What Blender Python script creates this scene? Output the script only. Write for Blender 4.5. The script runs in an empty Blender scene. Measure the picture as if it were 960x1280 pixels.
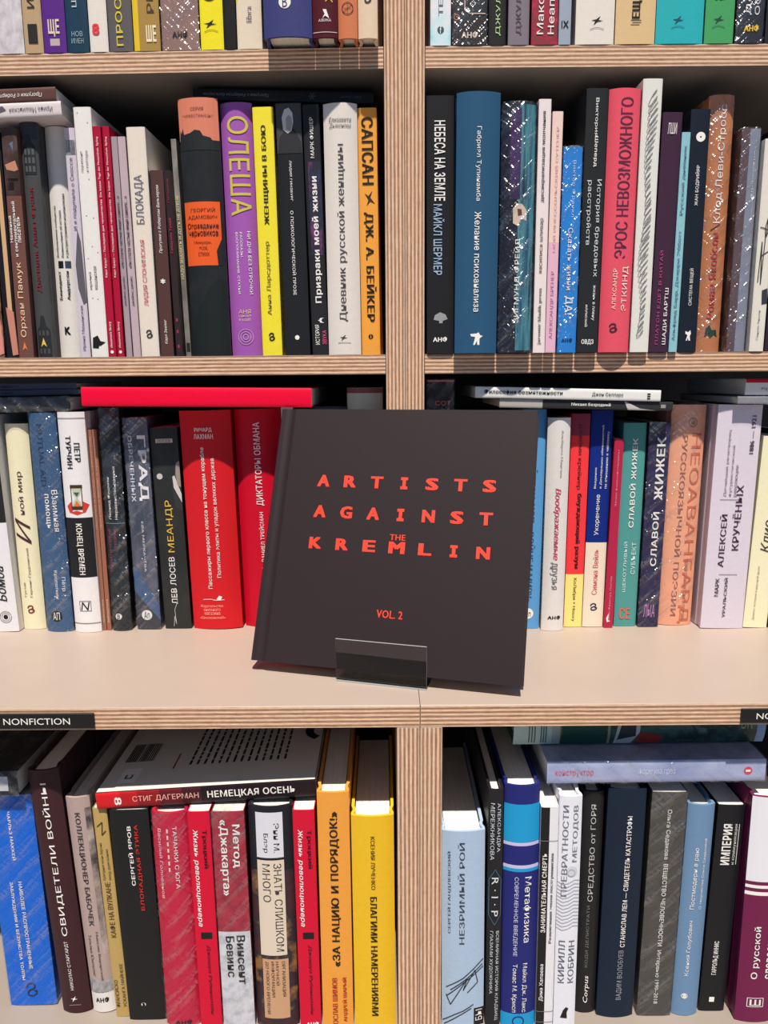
import bpy, bmesh, math, random
from mathutils import Vector, Matrix
random.seed(7)
SC = bpy.context.scene
COL = SC.collection

# ------------------------------------------------------------------ camera, sky, sun, exposure
F, CX, CY = 961.0, 480.0, 640.0
PITCH, ROLL, CAMZ = math.radians(10.0), math.radians(0.45), 1.35
_U0 = Vector((0, math.sin(PITCH), math.cos(PITCH)))
_X0 = Vector((1, 0, 0))
CR = _X0 * math.cos(ROLL) - _U0 * math.sin(ROLL)
CU = _X0 * math.sin(ROLL) + _U0 * math.cos(ROLL)
CF = Vector((0, math.cos(PITCH), -math.sin(PITCH)))
CAM = Vector((0, 0, CAMZ))
cd = bpy.data.cameras.new('camera')
cd.sensor_fit = 'VERTICAL'; cd.sensor_height = 36.0; cd.lens = 36.0 * F / 1280.0
cd.clip_start = 0.02
cam = bpy.data.objects.new('camera', cd); COL.objects.link(cam)
m3 = Matrix((CR, CU, -CF)).transposed()
cam.matrix_world = Matrix.Translation(CAM) @ m3.to_4x4()
SC.camera = cam

w = bpy.data.worlds.new('shop_light'); SC.world = w; w.use_nodes = True
bg = w.node_tree.nodes['Background']
bg.inputs[0].default_value = (0.23, 0.36, 0.58, 1); bg.inputs[1].default_value = 0.56

sd = bpy.data.lights.new('sun', 'SUN'); sd.energy = 6.1; sd.angle = math.radians(1.2); sd.color = (1.0, 0.925, 0.82)
sun = bpy.data.objects.new('sun', sd); COL.objects.link(sun)
ELEV = math.radians(65.5)
sun.location = (0.0, -2, 4)
sun.rotation_euler = (math.pi / 2 - ELEV, 0, math.radians(-1.0))   # shines down and forward (+Y)

vs = SC.view_settings
SC.display_settings.display_device = 'sRGB'
vs.view_transform = 'Standard'; vs.look = 'None'; vs.exposure = 0.0; vs.gamma = 1.0; vs.use_curve_mapping = False

# ------------------------------------------------------------------ helpers
def ray(px, py):
    return CF * F + CR * (px - CX) - CU * (py - CY)
def atY(px, py, Y):
    d = ray(px, py); return CAM + d * (Y / d.y)
def atZ(px, py, Z):
    d = ray(px, py); return CAM + d * ((Z - CAMZ) / d.z)

def lin(c):
    return tuple(((v / 255) / 12.92 if v / 255 <= 0.04045 else ((v / 255 + 0.055) / 1.055) ** 2.4) for v in c)

_M = {}
def nodes(name):
    m = bpy.data.materials.new(name); m.use_nodes = True
    return m, m.node_tree.nodes, m.node_tree.links, m.node_tree.nodes['Principled BSDF']
def objnoise(N, L, scale, detail=4, stretch=(1, 1, 1), rough=0.55, rot=0.0):
    tc = N.new('ShaderNodeTexCoord'); mp = N.new('ShaderNodeMapping'); mp.inputs['Scale'].default_value = stretch
    if rot:                                    # turn first, then stretch: slanting creases
        mp.vector_type = 'TEXTURE'; mp.inputs['Scale'].default_value = tuple(1 / v for v in stretch); mp.inputs['Rotation'].default_value = (0, rot, 0)
    nz = N.new('ShaderNodeTexNoise'); nz.inputs['Scale'].default_value = scale; nz.inputs['Detail'].default_value = detail
    nz.inputs['Roughness'].default_value = rough
    L.new(tc.outputs['Object'], mp.inputs[0]); L.new(mp.outputs[0], nz.inputs['Vector'])
    return nz
def cover(c, rough=0.42, coat=0.0):
    k = ('c', c, rough, coat)
    if k in _M: return _M[k]
    m, N, L, P = nodes('cover')
    a = lin(c)
    nz = objnoise(N, L, 260, 3)
    mx = N.new('ShaderNodeMix'); mx.data_type = 'RGBA'
    mx.inputs['A'].default_value = (a[0] * .93, a[1] * .93, a[2] * .93, 1); mx.inputs['B'].default_value = (min(1, a[0] * 1.05), min(1, a[1] * 1.05), min(1, a[2] * 1.05), 1)
    L.new(nz.outputs[0], mx.inputs['Factor']); L.new(mx.outputs['Result'], P.inputs['Base Color'])
    P.inputs['Roughness'].default_value = rough; P.inputs['Specular IOR Level'].default_value = 0.2
    P.inputs['Coat Weight'].default_value = coat
    bp = N.new('ShaderNodeBump'); bp.inputs['Strength'].default_value = 0.06; bp.inputs['Distance'].default_value = 0.001
    L.new(nz.outputs[0], bp.inputs['Height']); L.new(bp.outputs[0], P.inputs['Normal'])
    _M[k] = m; return m
def ink(c):
    k = ('i', c)
    if k in _M: return _M[k]
    m, N, L, P = nodes('ink'); P.inputs['Base Color'].default_value = (*lin(c), 1)
    P.inputs['Roughness'].default_value = 0.5; P.inputs['Specular IOR Level'].default_value = 0.3
    _M[k] = m; return m
def picture(cols, scale=60, stretch=(1, 1, 1), sharp=0.5):
    """printed picture: several ink colours broken up by noise"""
    k = ('p', tuple(cols), scale, stretch, sharp)
    if k in _M: return _M[k]
    m, N, L, P = nodes('printed_picture')
    nz = objnoise(N, L, scale, 5, stretch, 0.6)
    cr = N.new('ShaderNodeValToRGB'); r = cr.color_ramp
    n = len(cols)
    while len(r.elements) < n: r.elements.new(0.5)
    for i, c in enumerate(cols):
        r.elements[i].position = 0.5 + (i - (n - 1) / 2) / max(1, n - 1) * sharp
        r.elements[i].color = (*lin(c), 1)
    L.new(nz.outputs[0], cr.inputs[0]); L.new(cr.outputs[0], P.inputs['Base Color'])
    P.inputs['Roughness'].default_value = 0.4; P.inputs['Specular IOR Level'].default_value = 0.35
    _M[k] = m; return m
def mat(c):
    return c if isinstance(c, bpy.types.Material) else ink(tuple(c))
def paper_mat():
    if 'paper' in _M: return _M['paper']
    m, N, L, P = nodes('paper_edges')
    nz = objnoise(N, L, 900, 2, (1, .02, .02))
    cr = N.new('ShaderNodeValToRGB'); cr.color_ramp.elements[0].color = (*lin((224, 215, 202)), 1); cr.color_ramp.elements[1].color = (*lin((238, 232, 220)), 1)
    cr.color_ramp.elements[0].position = .3; cr.color_ramp.elements[1].position = .6
    L.new(nz.outputs[0], cr.inputs[0]); L.new(cr.outputs[0], P.inputs['Base Color']); P.inputs['Roughness'].default_value = .85
    bp = N.new('ShaderNodeBump'); bp.inputs['Strength'].default_value = .15; bp.inputs['Distance'].default_value = .0003
    L.new(nz.outputs[0], bp.inputs['Height']); L.new(bp.outputs[0], P.inputs['Normal'])
    _M['paper'] = m; return m
def film_mat():
    if 'film' in _M: return _M['film']
    m, N, L, P = nodes('shrink_film'); N.remove(P)
    out = N['Material Output']
    n1 = objnoise(N, L, 48, 2, (3.2, 1, .6), .55, .8)
    n2 = objnoise(N, L, 110, 1, (2.8, 1, .5), .5, -.8)
    ad = N.new('ShaderNodeMath'); ad.operation = 'MULTIPLY_ADD'; ad.inputs[1].default_value = .45
    L.new(n2.outputs[0], ad.inputs[0]); L.new(n1.outputs[0], ad.inputs[2])
    bp = N.new('ShaderNodeBump'); bp.inputs['Strength'].default_value = 1.0; bp.inputs['Distance'].default_value = .0052
    L.new(ad.outputs[0], bp.inputs['Height'])
    gl = N.new('ShaderNodeBsdfGlossy'); gl.inputs['Roughness'].default_value = .22; gl.inputs['Color'].default_value = (.95, .97, 1, 1)
    L.new(bp.outputs[0], gl.inputs['Normal'])
    tr = N.new('ShaderNodeBsdfTransparent'); tr.inputs[0].default_value = (.97, .97, .98, 1)
    mx = N.new('ShaderNodeMixShader')
    mr = N.new('ShaderNodeMapRange'); mr.inputs['From Min'].default_value = .45; mr.inputs['From Max'].default_value = .75
    mr.inputs['To Min'].default_value = .03; mr.inputs['To Max'].default_value = .22
    L.new(n1.outputs[0], mr.inputs['Value']); L.new(mr.outputs[0], mx.inputs[0])
    L.new(tr.outputs[0], mx.inputs[1]); L.new(gl.outputs[0], mx.inputs[2]); L.new(mx.outputs[0], out.inputs['Surface'])
    _M['film'] = m; return m
def plywood(axis):
    """cut edge of birch plywood: dark and pale plies stacked along AXIS ('X' or 'Z')"""
    k = 'ply' + axis
    if k in _M: return _M[k]
    m, N, L, P = nodes('plywood_edge')
    tc = N.new('ShaderNodeTexCoord'); sp = N.new('ShaderNodeSeparateXYZ'); L.new(tc.outputs['Object'], sp.inputs[0])
    st = (90, 9, 5) if axis == 'X' else (5, 9, 90)
    warp = objnoise(N, L, 5, 3, (1, 1, 1))
    ma = N.new('ShaderNodeMath'); ma.operation = 'MULTIPLY_ADD'; ma.inputs[1].default_value = .0012
    L.new(warp.outputs[0], ma.inputs[0]); L.new(sp.outputs[axis], ma.inputs[2])
    fr = N.new('ShaderNodeMath'); fr.operation = 'MULTIPLY'; fr.inputs[1].default_value = 2 * math.pi / .00305
    L.new(ma.outputs[0], fr.inputs[0])
    sn = N.new('ShaderNodeMath'); sn.operation = 'SINE'; L.new(fr.outputs[0], sn.inputs[0])
    g = objnoise(N, L, 14, 6, st, .7)
    g2 = objnoise(N, L, 260, 3, (1, 1, 1), .7)
    a1 = N.new('ShaderNodeMath'); a1.operation = 'MULTIPLY_ADD'; a1.inputs[1].default_value = .27; a1.inputs[2].default_value = .02
    L.new(sn.outputs[0], a1.inputs[0])
    a2 = N.new('ShaderNodeMath'); a2.operation = 'MULTIPLY_ADD'; a2.inputs[1].default_value = .9; L.new(g.outputs[0], a2.inputs[0]); L.new(a1.outputs[0], a2.inputs[2])
    a3 = N.new('ShaderNodeMath'); a3.operation = 'MULTIPLY_ADD'; a3.inputs[1].default_value = .22; L.new(g2.outputs[0], a3.inputs[0]); L.new(a2.outputs[0], a3.inputs[2])
    cr = N.new('ShaderNodeValToRGB'); r = cr.color_ramp
    r.elements[0].position = .15; r.elements[0].color = (*lin((118, 84, 66)), 1)
    r.elements[1].position = .92; r.elements[1].color = (*lin((236, 206, 178)), 1)
    e = r.elements.new(.45); e.color = (*lin((172, 132, 106)), 1)
    e = r.elements.new(.68); e.color = (*lin((208, 168, 136)), 1)
    L.new(a3.outputs[0], cr.inputs[0]); L.new(cr.outputs[0], P.inputs['Base Color']); P.inputs['Roughness'].default_value = .65
    P.inputs['Specular IOR Level'].default_value = .25
    bp = N.new('ShaderNodeBump'); bp.inputs['Strength'].default_value = .25; bp.inputs['Distance'].default_value = .001
    L.new(a3.outputs[0], bp.inputs['Height']); L.new(bp.outputs[0], P.inputs['Normal'])
    _M[k] = m; return m
def plain(name, c, rough=.5, spec=.4):
    k = (name, c)
    if k in _M: return _M[k]
    m, N, L, P = nodes(name)
    a = lin(c); nz = objnoise(N, L, 35, 4)
    mx = N.new('ShaderNodeMix'); mx.data_type = 'RGBA'
    mx.inputs['A'].default_value = (a[0] * .95, a[1] * .95, a[2] * .95, 1); mx.inputs['B'].default_value = (a[0] * 1.04, a[1] * 1.04, a[2] * 1.04, 1)
    L.new(nz.outputs[0], mx.inputs['Factor']); L.new(mx.outputs['Result'], P.inputs['Base Color'])
    P.inputs['Roughness'].default_value = rough; P.inputs['Specular IOR Level'].default_value = spec
    _M[k] = m; return m

def link(name, me, mats, parent=None):
    o = bpy.data.objects.new(name, me); COL.objects.link(o)
    for m in mats: me.materials.append(m)
    if parent is not None: o.parent = parent
    return o
def tag(o, label, cat, group=None, kind=None):
    if label: o['label'] = label
    if cat: o['category'] = cat
    if group: o['group'] = group
    if kind: o['kind'] = kind
    return o
def empty(name, mtx):
    o = bpy.data.objects.new(name, None); COL.objects.link(o); o.empty_display_size = .02
    o.matrix_world = mtx; return o
def prism(name, pts, z0, z1, mats, parent=None, edge_slot=None, origin=None):
    """upright prism on footprint PTS (counter-clockwise); side faces take slot EDGE_SLOT"""
    ox, oy, oz = origin if origin else (0, 0, 0)
    bm = bmesh.new()
    lo = [bm.verts.new((x - ox, y - oy, z0 - oz)) for x, y in pts]; hi = [bm.verts.new((x - ox, y - oy, z1 - oz)) for x, y in pts]
    n = len(pts)
    bm.faces.new(lo[::-1]); bm.faces.new(hi)
    for i in range(n):
        f = bm.faces.new((lo[i], lo[(i + 1) % n], hi[(i + 1) % n], hi[i]))
        if edge_slot is not None: f.material_index = edge_slot
    bmesh.ops.bevel(bm, geom=[e for e in bm.edges], offset=.0003, segments=1, affect='EDGES')
    me = bpy.data.meshes.new(name); bm.to_mesh(me); bm.free()
    o = link(name, me, mats, parent)
    if origin and parent is None: o.location = origin
    return o
def box(name, a, b, mats, parent=None, **k):
    return prism(name, [(a[0], a[1]), (b[0], a[1]), (b[0], b[1]), (a[0], b[1])], a[2], b[2], mats, parent, **k)

# ------------------------------------------------------------------ the setting
YU, YL, YB = .655, .510, .925                 # front of upper shelves, front of base unit, back
zA1, zA0 = CAMZ + .2540, CAMZ + .2380         # first shelf seen (top, underside)
zB1, zB0 = CAMZ + .0180, CAMZ + .0018         # second shelf
zL1, zL0 = CAMZ - .2285, CAMZ - .2450         # the deep counter
zS1, zS0 = CAMZ - .5000, CAMZ - .5165         # shelf inside the base unit
UP0, UPM, UP1 = .0027, .01875, .0348          # upright pair, upper
LP0, LPM, LP1 = .0079, .0243, .0403           # upright pair, lower
XW = .80
def yu(x): return YU + max(0.0, UP0 - x) * .030
tag(box('floor', (-2.5, -2.5, -.05), (2.5, .97, 0), [plain('floor_vinyl', (150, 138, 125), .6)]), 'pale floor in front of the bookcases', 'floor', kind='structure')
tag(box('wall_back', (-2.5, .93, 0), (2.5, .97, 2.6), [plain('wall_paint', (120, 116, 112), .8)]), 'grey painted wall behind the bookcases', 'wall', kind='structure')

LAM = plain('grey_laminate', (118, 110, 104), .45)
DARK = plain('dark_back_laminate', (48, 46, 46), .5)
CREAM = plain('cream_laminate', (172, 155, 143), .42)
INNER = plain('shelf_laminate', (150, 138, 128), .45)
PX, PZ = plywood('X'), plywood('Z')
def case(name, label, x0, x1, side):
    e = empty(name, Matrix.Translation(((x0 + x1) / 2, YU, zL1))); inv = ((x0 + x1) / 2, YU, zL1)
    tag(e, label, 'bookcase', 'plywood bookcases standing on the counters')
    k = dict(parent=e, edge_slot=1, origin=inv)
    top = CAMZ + .60
    if side < 0:
        box('side_panel', (UP0, YU, zL1), (UPM - .0001, YB, top), [LAM, PX], **k)
        box('side_panel', (x0, yu(x0), zL1), (x0 + .016, YB, top), [LAM, PX], **k)
        foot = [(x0 + .0165, yu(x0)), (UP0 - .0002, YU), (UP0 - .0002, YB - .009), (x0 + .0165, YB - .009)]
    else:
        box('side_panel', (UPM + .0001, YU, zL1), (UP1, YB, top), [LAM, PX], **k)
        box('side_panel', (x1 - .016, YU, zL1), (x1, YB, top), [LAM, PX], **k)
        foot = [(UP1 + .0002, YU), (x1 - .0165, YU), (x1 - .0165, YB - .009), (UP1 + .0002, YB - .009)]
    for z0, z1 in ((zA0, zA1), (zB0, zB1), (top - .016, top)):
        prism('shelf', foot, z0, z1, [LAM, PZ], **k)
    xs = sorted((foot[0][0], foot[1][0]))
    box('back_panel', (xs[0], YB - .008, zL1), (xs[1], YB, top - .0165), [DARK, DARK], **k)
case('upper_bookcase', 'plywood bookcase whose lower bay holds the long red flat box', -XW, UPM, -1)
case('upper_bookcase', 'plywood bookcase whose lower bay holds the flat white and black paperbacks', UPM, XW, 1)
def base(name, label, x0, x1, side):
    e = empty(name, Matrix.Translation(((x0 + x1) / 2, YL, 0))); k = dict(parent=e, edge_slot=1, origin=((x0 + x1) / 2, YL, 0))
    tag(e, label, 'cabinet', 'base cabinets below the counters')
    if side < 0: a, b = x0 + .016, LP0; box('side_panel', (LP0, YL, 0), (LPM - .0001, YB, zL0 - .0002), [LAM, PX], **k); box('side_panel', (x0, YL, 0), (a, YB, zL0 - .0002), [LAM, PX], **k)
    else: a, b = LP1, x1 - .016; box('side_panel', (LPM + .0001, YL, 0), (LP1, YB, zL0 - .0002), [LAM, PX], **k); box('side_panel', (b, YL, 0), (x1, YB, zL0 - .0002), [LAM, PX], **k)
    for z0, z1 in ((zS0, zS1), (.44, .456), (.06, .076)):
        box('shelf', (a + .0002, YL + .002, z0), (b - .0002, YB - .009, z1), [INNER, PZ], **k)
    box('back_panel', (a + .0002, YB - .008, 0), (b - .0002, YB, zL0 - .001), [DARK, DARK], **k)
base('base_cabinet', 'base cabinet with open plywood shelves full of red and yellow books', -XW, LPM, -1)
base('base_cabinet', 'base cabinet with open plywood shelves full of blue and black books', LPM, XW, 1)
for x0, x1, lb in ((-XW, LPM, 'cream topped plywood counter the clear stand rests on'), (LPM + .0003, XW, 'cream topped plywood counter holding the lilac and peach books')):
    o = box('counter_top', (x0, YL, zL0), (x1, YB, zL1), [CREAM, PZ], edge_slot=1, origin=((x0 + x1) / 2, YL, zL0))
    tag(o, lb, 'counter', 'plywood counters')
# ------------------------------------------------------------------ books
W_, K_ = (238, 234, 228), (24, 23, 25)
class D:                                       # one printed mark on a spine
    def __init__(self, **kw): self.__dict__.update(kw)
def t(s, u, h, ya, yb, o='u', c=W_, b=0, sh=0, n='lettering', ly=3): return D(k='t', s=s, u=u, h=h, ya=ya, yb=yb, o=o, c=c, b=b, sh=sh, n=n, ly=ly)
def r(s, u, w, ya, yb, c=W_, b=0, sh=0, n='lettering', ly=3): return D(k='t', s=s, u=u, h=w, ya=ya, yb=yb, o='r', c=c, b=b, sh=sh, n=n, ly=ly)
def p(u0, u1, ya, yb, c, n='colour_panel', ly=1): return D(k='g', pts=[(u0, ya), (u1, ya), (u1, yb), (u0, yb)], c=c, n=n, ly=ly)
def g(pts, c, n='printed_shape', ly=2): return D(k='g', pts=pts, c=c, n=n, ly=ly)
def disc(u, y, rr, c, n='emblem', ly=2): return D(k='d', u=u, y=y, r=rr, r0=0, c=c, n=n, ly=ly)
def ring(u, y, rr, c, n='emblem', ly=3, wd=.2): return D(k='d', u=u, y=y, r=rr, r0=rr * (1 - wd), c=c, n=n, ly=ly)
def k(lines, wd, c, n='drawn_lines', ly=3): return D(k='k', lines=lines, w=wd, c=c, n=n, ly=ly)

CONV = {1: lambda y: y, 2: lambda y: 90 + y / 3.37, 3: lambda y: 465 + y / 3.71, 4: lambda y: 880 + y / 3.2, 5: lambda y: 890 + y / 3.28}
BOOKS, TEXTS = [], []

def strip_mesh(bm, O, I, z0, z1, cap=False, slot=0):
    """wall between the outline O and the inner line I, from z0 to z1"""
    vs = [[bm.verts.new((q[0], q[1], z)) for q in L] for L in (O, I) for z in (z0, z1)]
    o0, o1, i0, i1 = vs; n = len(O)
    fs = []
    for i in range(n - 1):
        fs += [bm.faces.new((o0[i], o0[i + 1], o1[i + 1], o1[i])), bm.faces.new((i0[i + 1], i0[i], i1[i], i1[i + 1])),
               bm.faces.new((o1[i], o1[i + 1], i1[i + 1], i1[i])), bm.faces.new((o0[i + 1], o0[i], i0[i], i0[i + 1]))]
    fs += [bm.faces.new((o0[0], o1[0], i1[0], i0[0])), bm.faces.new((o0[-1], i0[-1], i1[-1], o1[-1]))]
    return fs
class Book:
    """spine at local y=0 facing -Y, thickness along x, height along z"""
    def __init__(s, T, H, depth, hard, bulge, mtx, name):
        s.T, s.H, s.dep, s.hard, s.b, s.mtx = T, H, depth, hard, bulge, mtx
        s.pw = 2.2 if hard else 5.0
        s.name = name
    def prof(s, u): return s.b * min(1.0, abs(2 * u / s.T)) ** s.pw
    def build(s, cm, film=False, sidecm=None):
        T, H, b = s.T, s.H, s.b
        e = empty(s.name, s.mtx); s.root = e
        c = .0022 if s.hard else .0005
        c = min(c, T * .2)
        n = 14
        us = [-T / 2 + T * i / n for i in range(n + 1)]
        if s.hard and T > .012:
            gr = min(.0011, T * .06)
            side = [(T / 2, s.dep), (T / 2, b + .012), (T / 2 - gr, b + .0085), (T / 2 - gr, b + .0065), (T / 2, b + .0035)]
        else: side = [(T / 2, s.dep)]
        O = [(-x, y) for x, y in side] + [(u, s.prof(u)) for u in us] + side[::-1]
        I = []
        for i, (x, y) in enumerate(O):
            a, d = O[max(0, i - 1)], O[min(len(O) - 1, i + 1)]
            tx, ty = d[0] - a[0], d[1] - a[1]; L = math.hypot(tx, ty) or 1
            nx, ny = -ty / L, tx / L
            I.append((max(-T / 2 + c, min(T / 2 - c, x + nx * c)), y + ny * c if 0 < i < len(O) - 1 else y))
        bm = bmesh.new(); strip_mesh(bm, O, I, 0, H)
        bmesh.ops.recalc_face_normals(bm, faces=bm.faces)
        me = bpy.data.meshes.new('cover'); bm.to_mesh(me); bm.free()
        link('cover', me, [cm], e)
        ov = .003 if s.hard else .0004
        yb_ = s.dep - (ov if s.hard else .0006)
        q = T / 2 - c - .0002 - (.0006 if s.hard else 0)
        bm = bmesh.new()
        yf = [(-q, s.b + c + .0012), (-q * .5, s.prof(T * .25) + c + .0012), (q * .5, s.prof(T * .25) + c + .0012), (q, s.b + c + .0012), (q, yb_), (-q, yb_)]
        lo = [bm.verts.new((x, y, ov)) for x, y in yf]; hi = [bm.verts.new((x, y, H - ov)) for x, y in yf]
        bm.faces.new(lo[::-1]); bm.faces.new(hi)
        for i in range(6): bm.faces.new((lo[i], lo[(i + 1) % 6], hi[(i + 1) % 6], hi[i]))
        me = bpy.data.meshes.new('page_block'); bm.to_mesh(me); bm.free()
        link('page_block', me, [paper_mat()], e)
        if film:
            d = .0007
            Of = [(-T / 2 - d, s.dep + d)] + [(u * (1 + 2 * d / T), s.prof(u) - d) for u in us] + [(T / 2 + d, s.dep + d)]
            bm = bmesh.new()
            m = len(Of); zs = (.0003, H * .25, H * .5, H * .75, H + d)
            rows = [[bm.verts.new((x, y, z)) for x, y in Of] for z in zs]
            for a, c2 in zip(rows, rows[1:]):
                for i in range(m - 1): bm.faces.new((a[i], a[i + 1], c2[i + 1], c2[i]))
            bm.faces.new(rows[-1])
            me = bpy.data.meshes.new('shrink_wrap'); bm.to_mesh(me); bm.free()
            o = link('shrink_wrap', me, [film_mat()], e); o['label'] = 'clear crinkled plastic wrap'
    # printed marks -----------------------------------------------------
    def put(s, bm, name, c, ly, cut=True):
        """bm holds (U, V) in x, y: wrap it on the spine"""
        if cut and s.b > .0004:
            nb = 8 if s.hard else 10
            for i in range(1, nb):
                x = -s.T / 2 + s.T * i / nb
                bmesh.ops.bisect_plane(bm, geom=bm.verts[:] + bm.edges[:] + bm.faces[:], plane_co=(x, 0, 0), plane_no=(1, 0, 0), dist=1e-7)
        eps = .00012 * ly
        for v in bm.verts:
            U, V = max(-s.T / 2, min(s.T / 2, v.co.x)), max(.0002, min(s.H - .0002, v.co.y))
            v.co = (U, s.prof(U) - eps - v.co.z, V)
        for f in bm.faces:
            f.normal_update()
            if f.normal.y > 0: f.normal_flip()
        me = bpy.data.meshes.new(name); bm.to_mesh(me); bm.free()
        return link(name, me, [mat(c)], s.root)
    def mark(s, d, vy):
        T = s.T; U = lambda u: (u - .5) * T
        if d.k == 't': TEXTS.append((s, d, vy)); return
        bm = bmesh.new()
        if d.k == 'g':
            try: f = bm.faces.new([bm.verts.new((U(u), vy(y), 0)) for u, y in d.pts])
            except ValueError: return
            if len(d.pts) > 4: bmesh.ops.triangulate(bm, faces=[f])
        elif d.k == 'd':
            n = 28; cu, cv, R, R0 = U(d.u), vy(d.y), d.r * T, d.r0 * T
            P = lambda q, i: bm.verts.new((cu + q * math.cos(i * 2 * math.pi / n), cv + q * math.sin(i * 2 * math.pi / n), 0))
            a = [P(R, i) for i in range(n)]
            if R0 > 0:
                b_ = [P(R0, i) for i in range(n)]
                for i in range(n): bm.faces.new((a[i], a[(i + 1) % n], b_[(i + 1) % n], b_[i]))
            else: bm.faces.new(a)
        elif d.k == 'k':
            for ln in d.lines:
                q = [Vector((U(u), vy(y))) for u, y in ln]
                for a, b_ in zip(q, q[1:]):
                    tn = (b_ - a)
                    if tn.length < 1e-6: continue
                    nn = Vector((-tn.y, tn.x)).normalized() * d.w / 2
                    bm.faces.new([bm.verts.new((x.x, x.y, 0)) for x in (a - nn, b_ - nn, b_ + nn, a + nn)])
        s.put(bm, d.n, d.c, d.ly)

def flush_texts():
    """turn all queued lettering into meshes, one letter curve evaluation for the lot"""
    tmp = []
    for s, d, vy in TEXTS:
        c = bpy.data.curves.new('lettering_curve', 'FONT'); c.body = d.s; c.resolution_u = 2; c.shear = d.sh
        c.offset = .0005 if 'ф' in d.s else 0
        c.space_character = 1.0 + max(0, d.b) * 2.2
        o = bpy.data.objects.new('lettering_curve', c); COL.objects.link(o); tmp.append(o)
    dg = bpy.context.evaluated_depsgraph_get(); dg.update()
    for (s, d, vy), o in zip(TEXTS, tmp):
        me = bpy.data.meshes.new_from_object(o.evaluated_get(dg))
        bm = bmesh.new(); bm.from_mesh(me); bpy.data.meshes.remove(me)
        if not bm.verts: continue
        if d.s == 'I' and hasattr(s, 'wrap'):          # slab-serif I
            bm.clear()
            for x0, x1, y0, y1 in ((0, 1, 0, .24), (.26, .74, .24, .76), (0, 1, .76, 1)): bm.faces.new([bm.verts.new(q) for q in ((x0, y0, 0), (x1, y0, 0), (x1, y1, 0), (x0, y1, 0))])
        elif d.b > 0:                                     # heavier weight: the strokes widened by shifted outlines
            base_geom = bm.verts[:] + bm.edges[:] + bm.faces[:]
            for dx, dy, dz in ((1.4, 0, 1), (0, .8, 2), (1.4, .8, 3), (.7, .4, 4)):
                q = bmesh.ops.duplicate(bm, geom=base_geom)
                bmesh.ops.translate(bm, verts=[v for v in q['geom'] if isinstance(v, bmesh.types.BMVert)], vec=(dx * d.b, dy * d.b, dz * 2.5e-5))
        for v in bm.verts: v.co.z = max(0.0, v.co.z)
        xs = [v.co.x for v in bm.verts]; ys = [v.co.y for v in bm.verts]
        x0, x1, y0, y1 = min(xs), max(xs), min(ys), max(ys)
        bmesh.ops.triangulate(bm, faces=bm.faces)
        if callable(getattr(s, 'wrap', None)):
            for v in bm.verts: v.co = s.wrap((v.co.x - x0) / (x1 - x0), (v.co.y - y0) / (y1 - y0), d) + Vector((v.co.z, 0, 0))
            m2 = bpy.data.meshes.new(d.n); bm.to_mesh(m2); bm.free(); link(d.n, m2, [mat(d.c)], s.root); continue
        va, vb = sorted((vy(d.ya), vy(d.yb)))
        T = s.T
        for v in bm.verts:
            a, b = (v.co.x - x0) / (x1 - x0), (v.co.y - y0) / (y1 - y0)
            if d.o == 'u': U, V = (d.u - .5) * T - (b - .5) * d.h * T, va + (vb - va) * a
            elif d.o == 'd': U, V = (d.u - .5) * T + (b - .5) * d.h * T, vb - (vb - va) * a
            else: U, V = (d.u - .5) * T + (a - .5) * d.h * T, va + (vb - va) * b
            v.co = (U, V, v.co.z)
        s.put(bm, d.n, d.c, d.ly, cut=(d.h > .22 or d.o == 'r'))
    for o in tmp:
        c = o.data; bpy.data.objects.remove(o); bpy.data.curves.remove(c)

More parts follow.
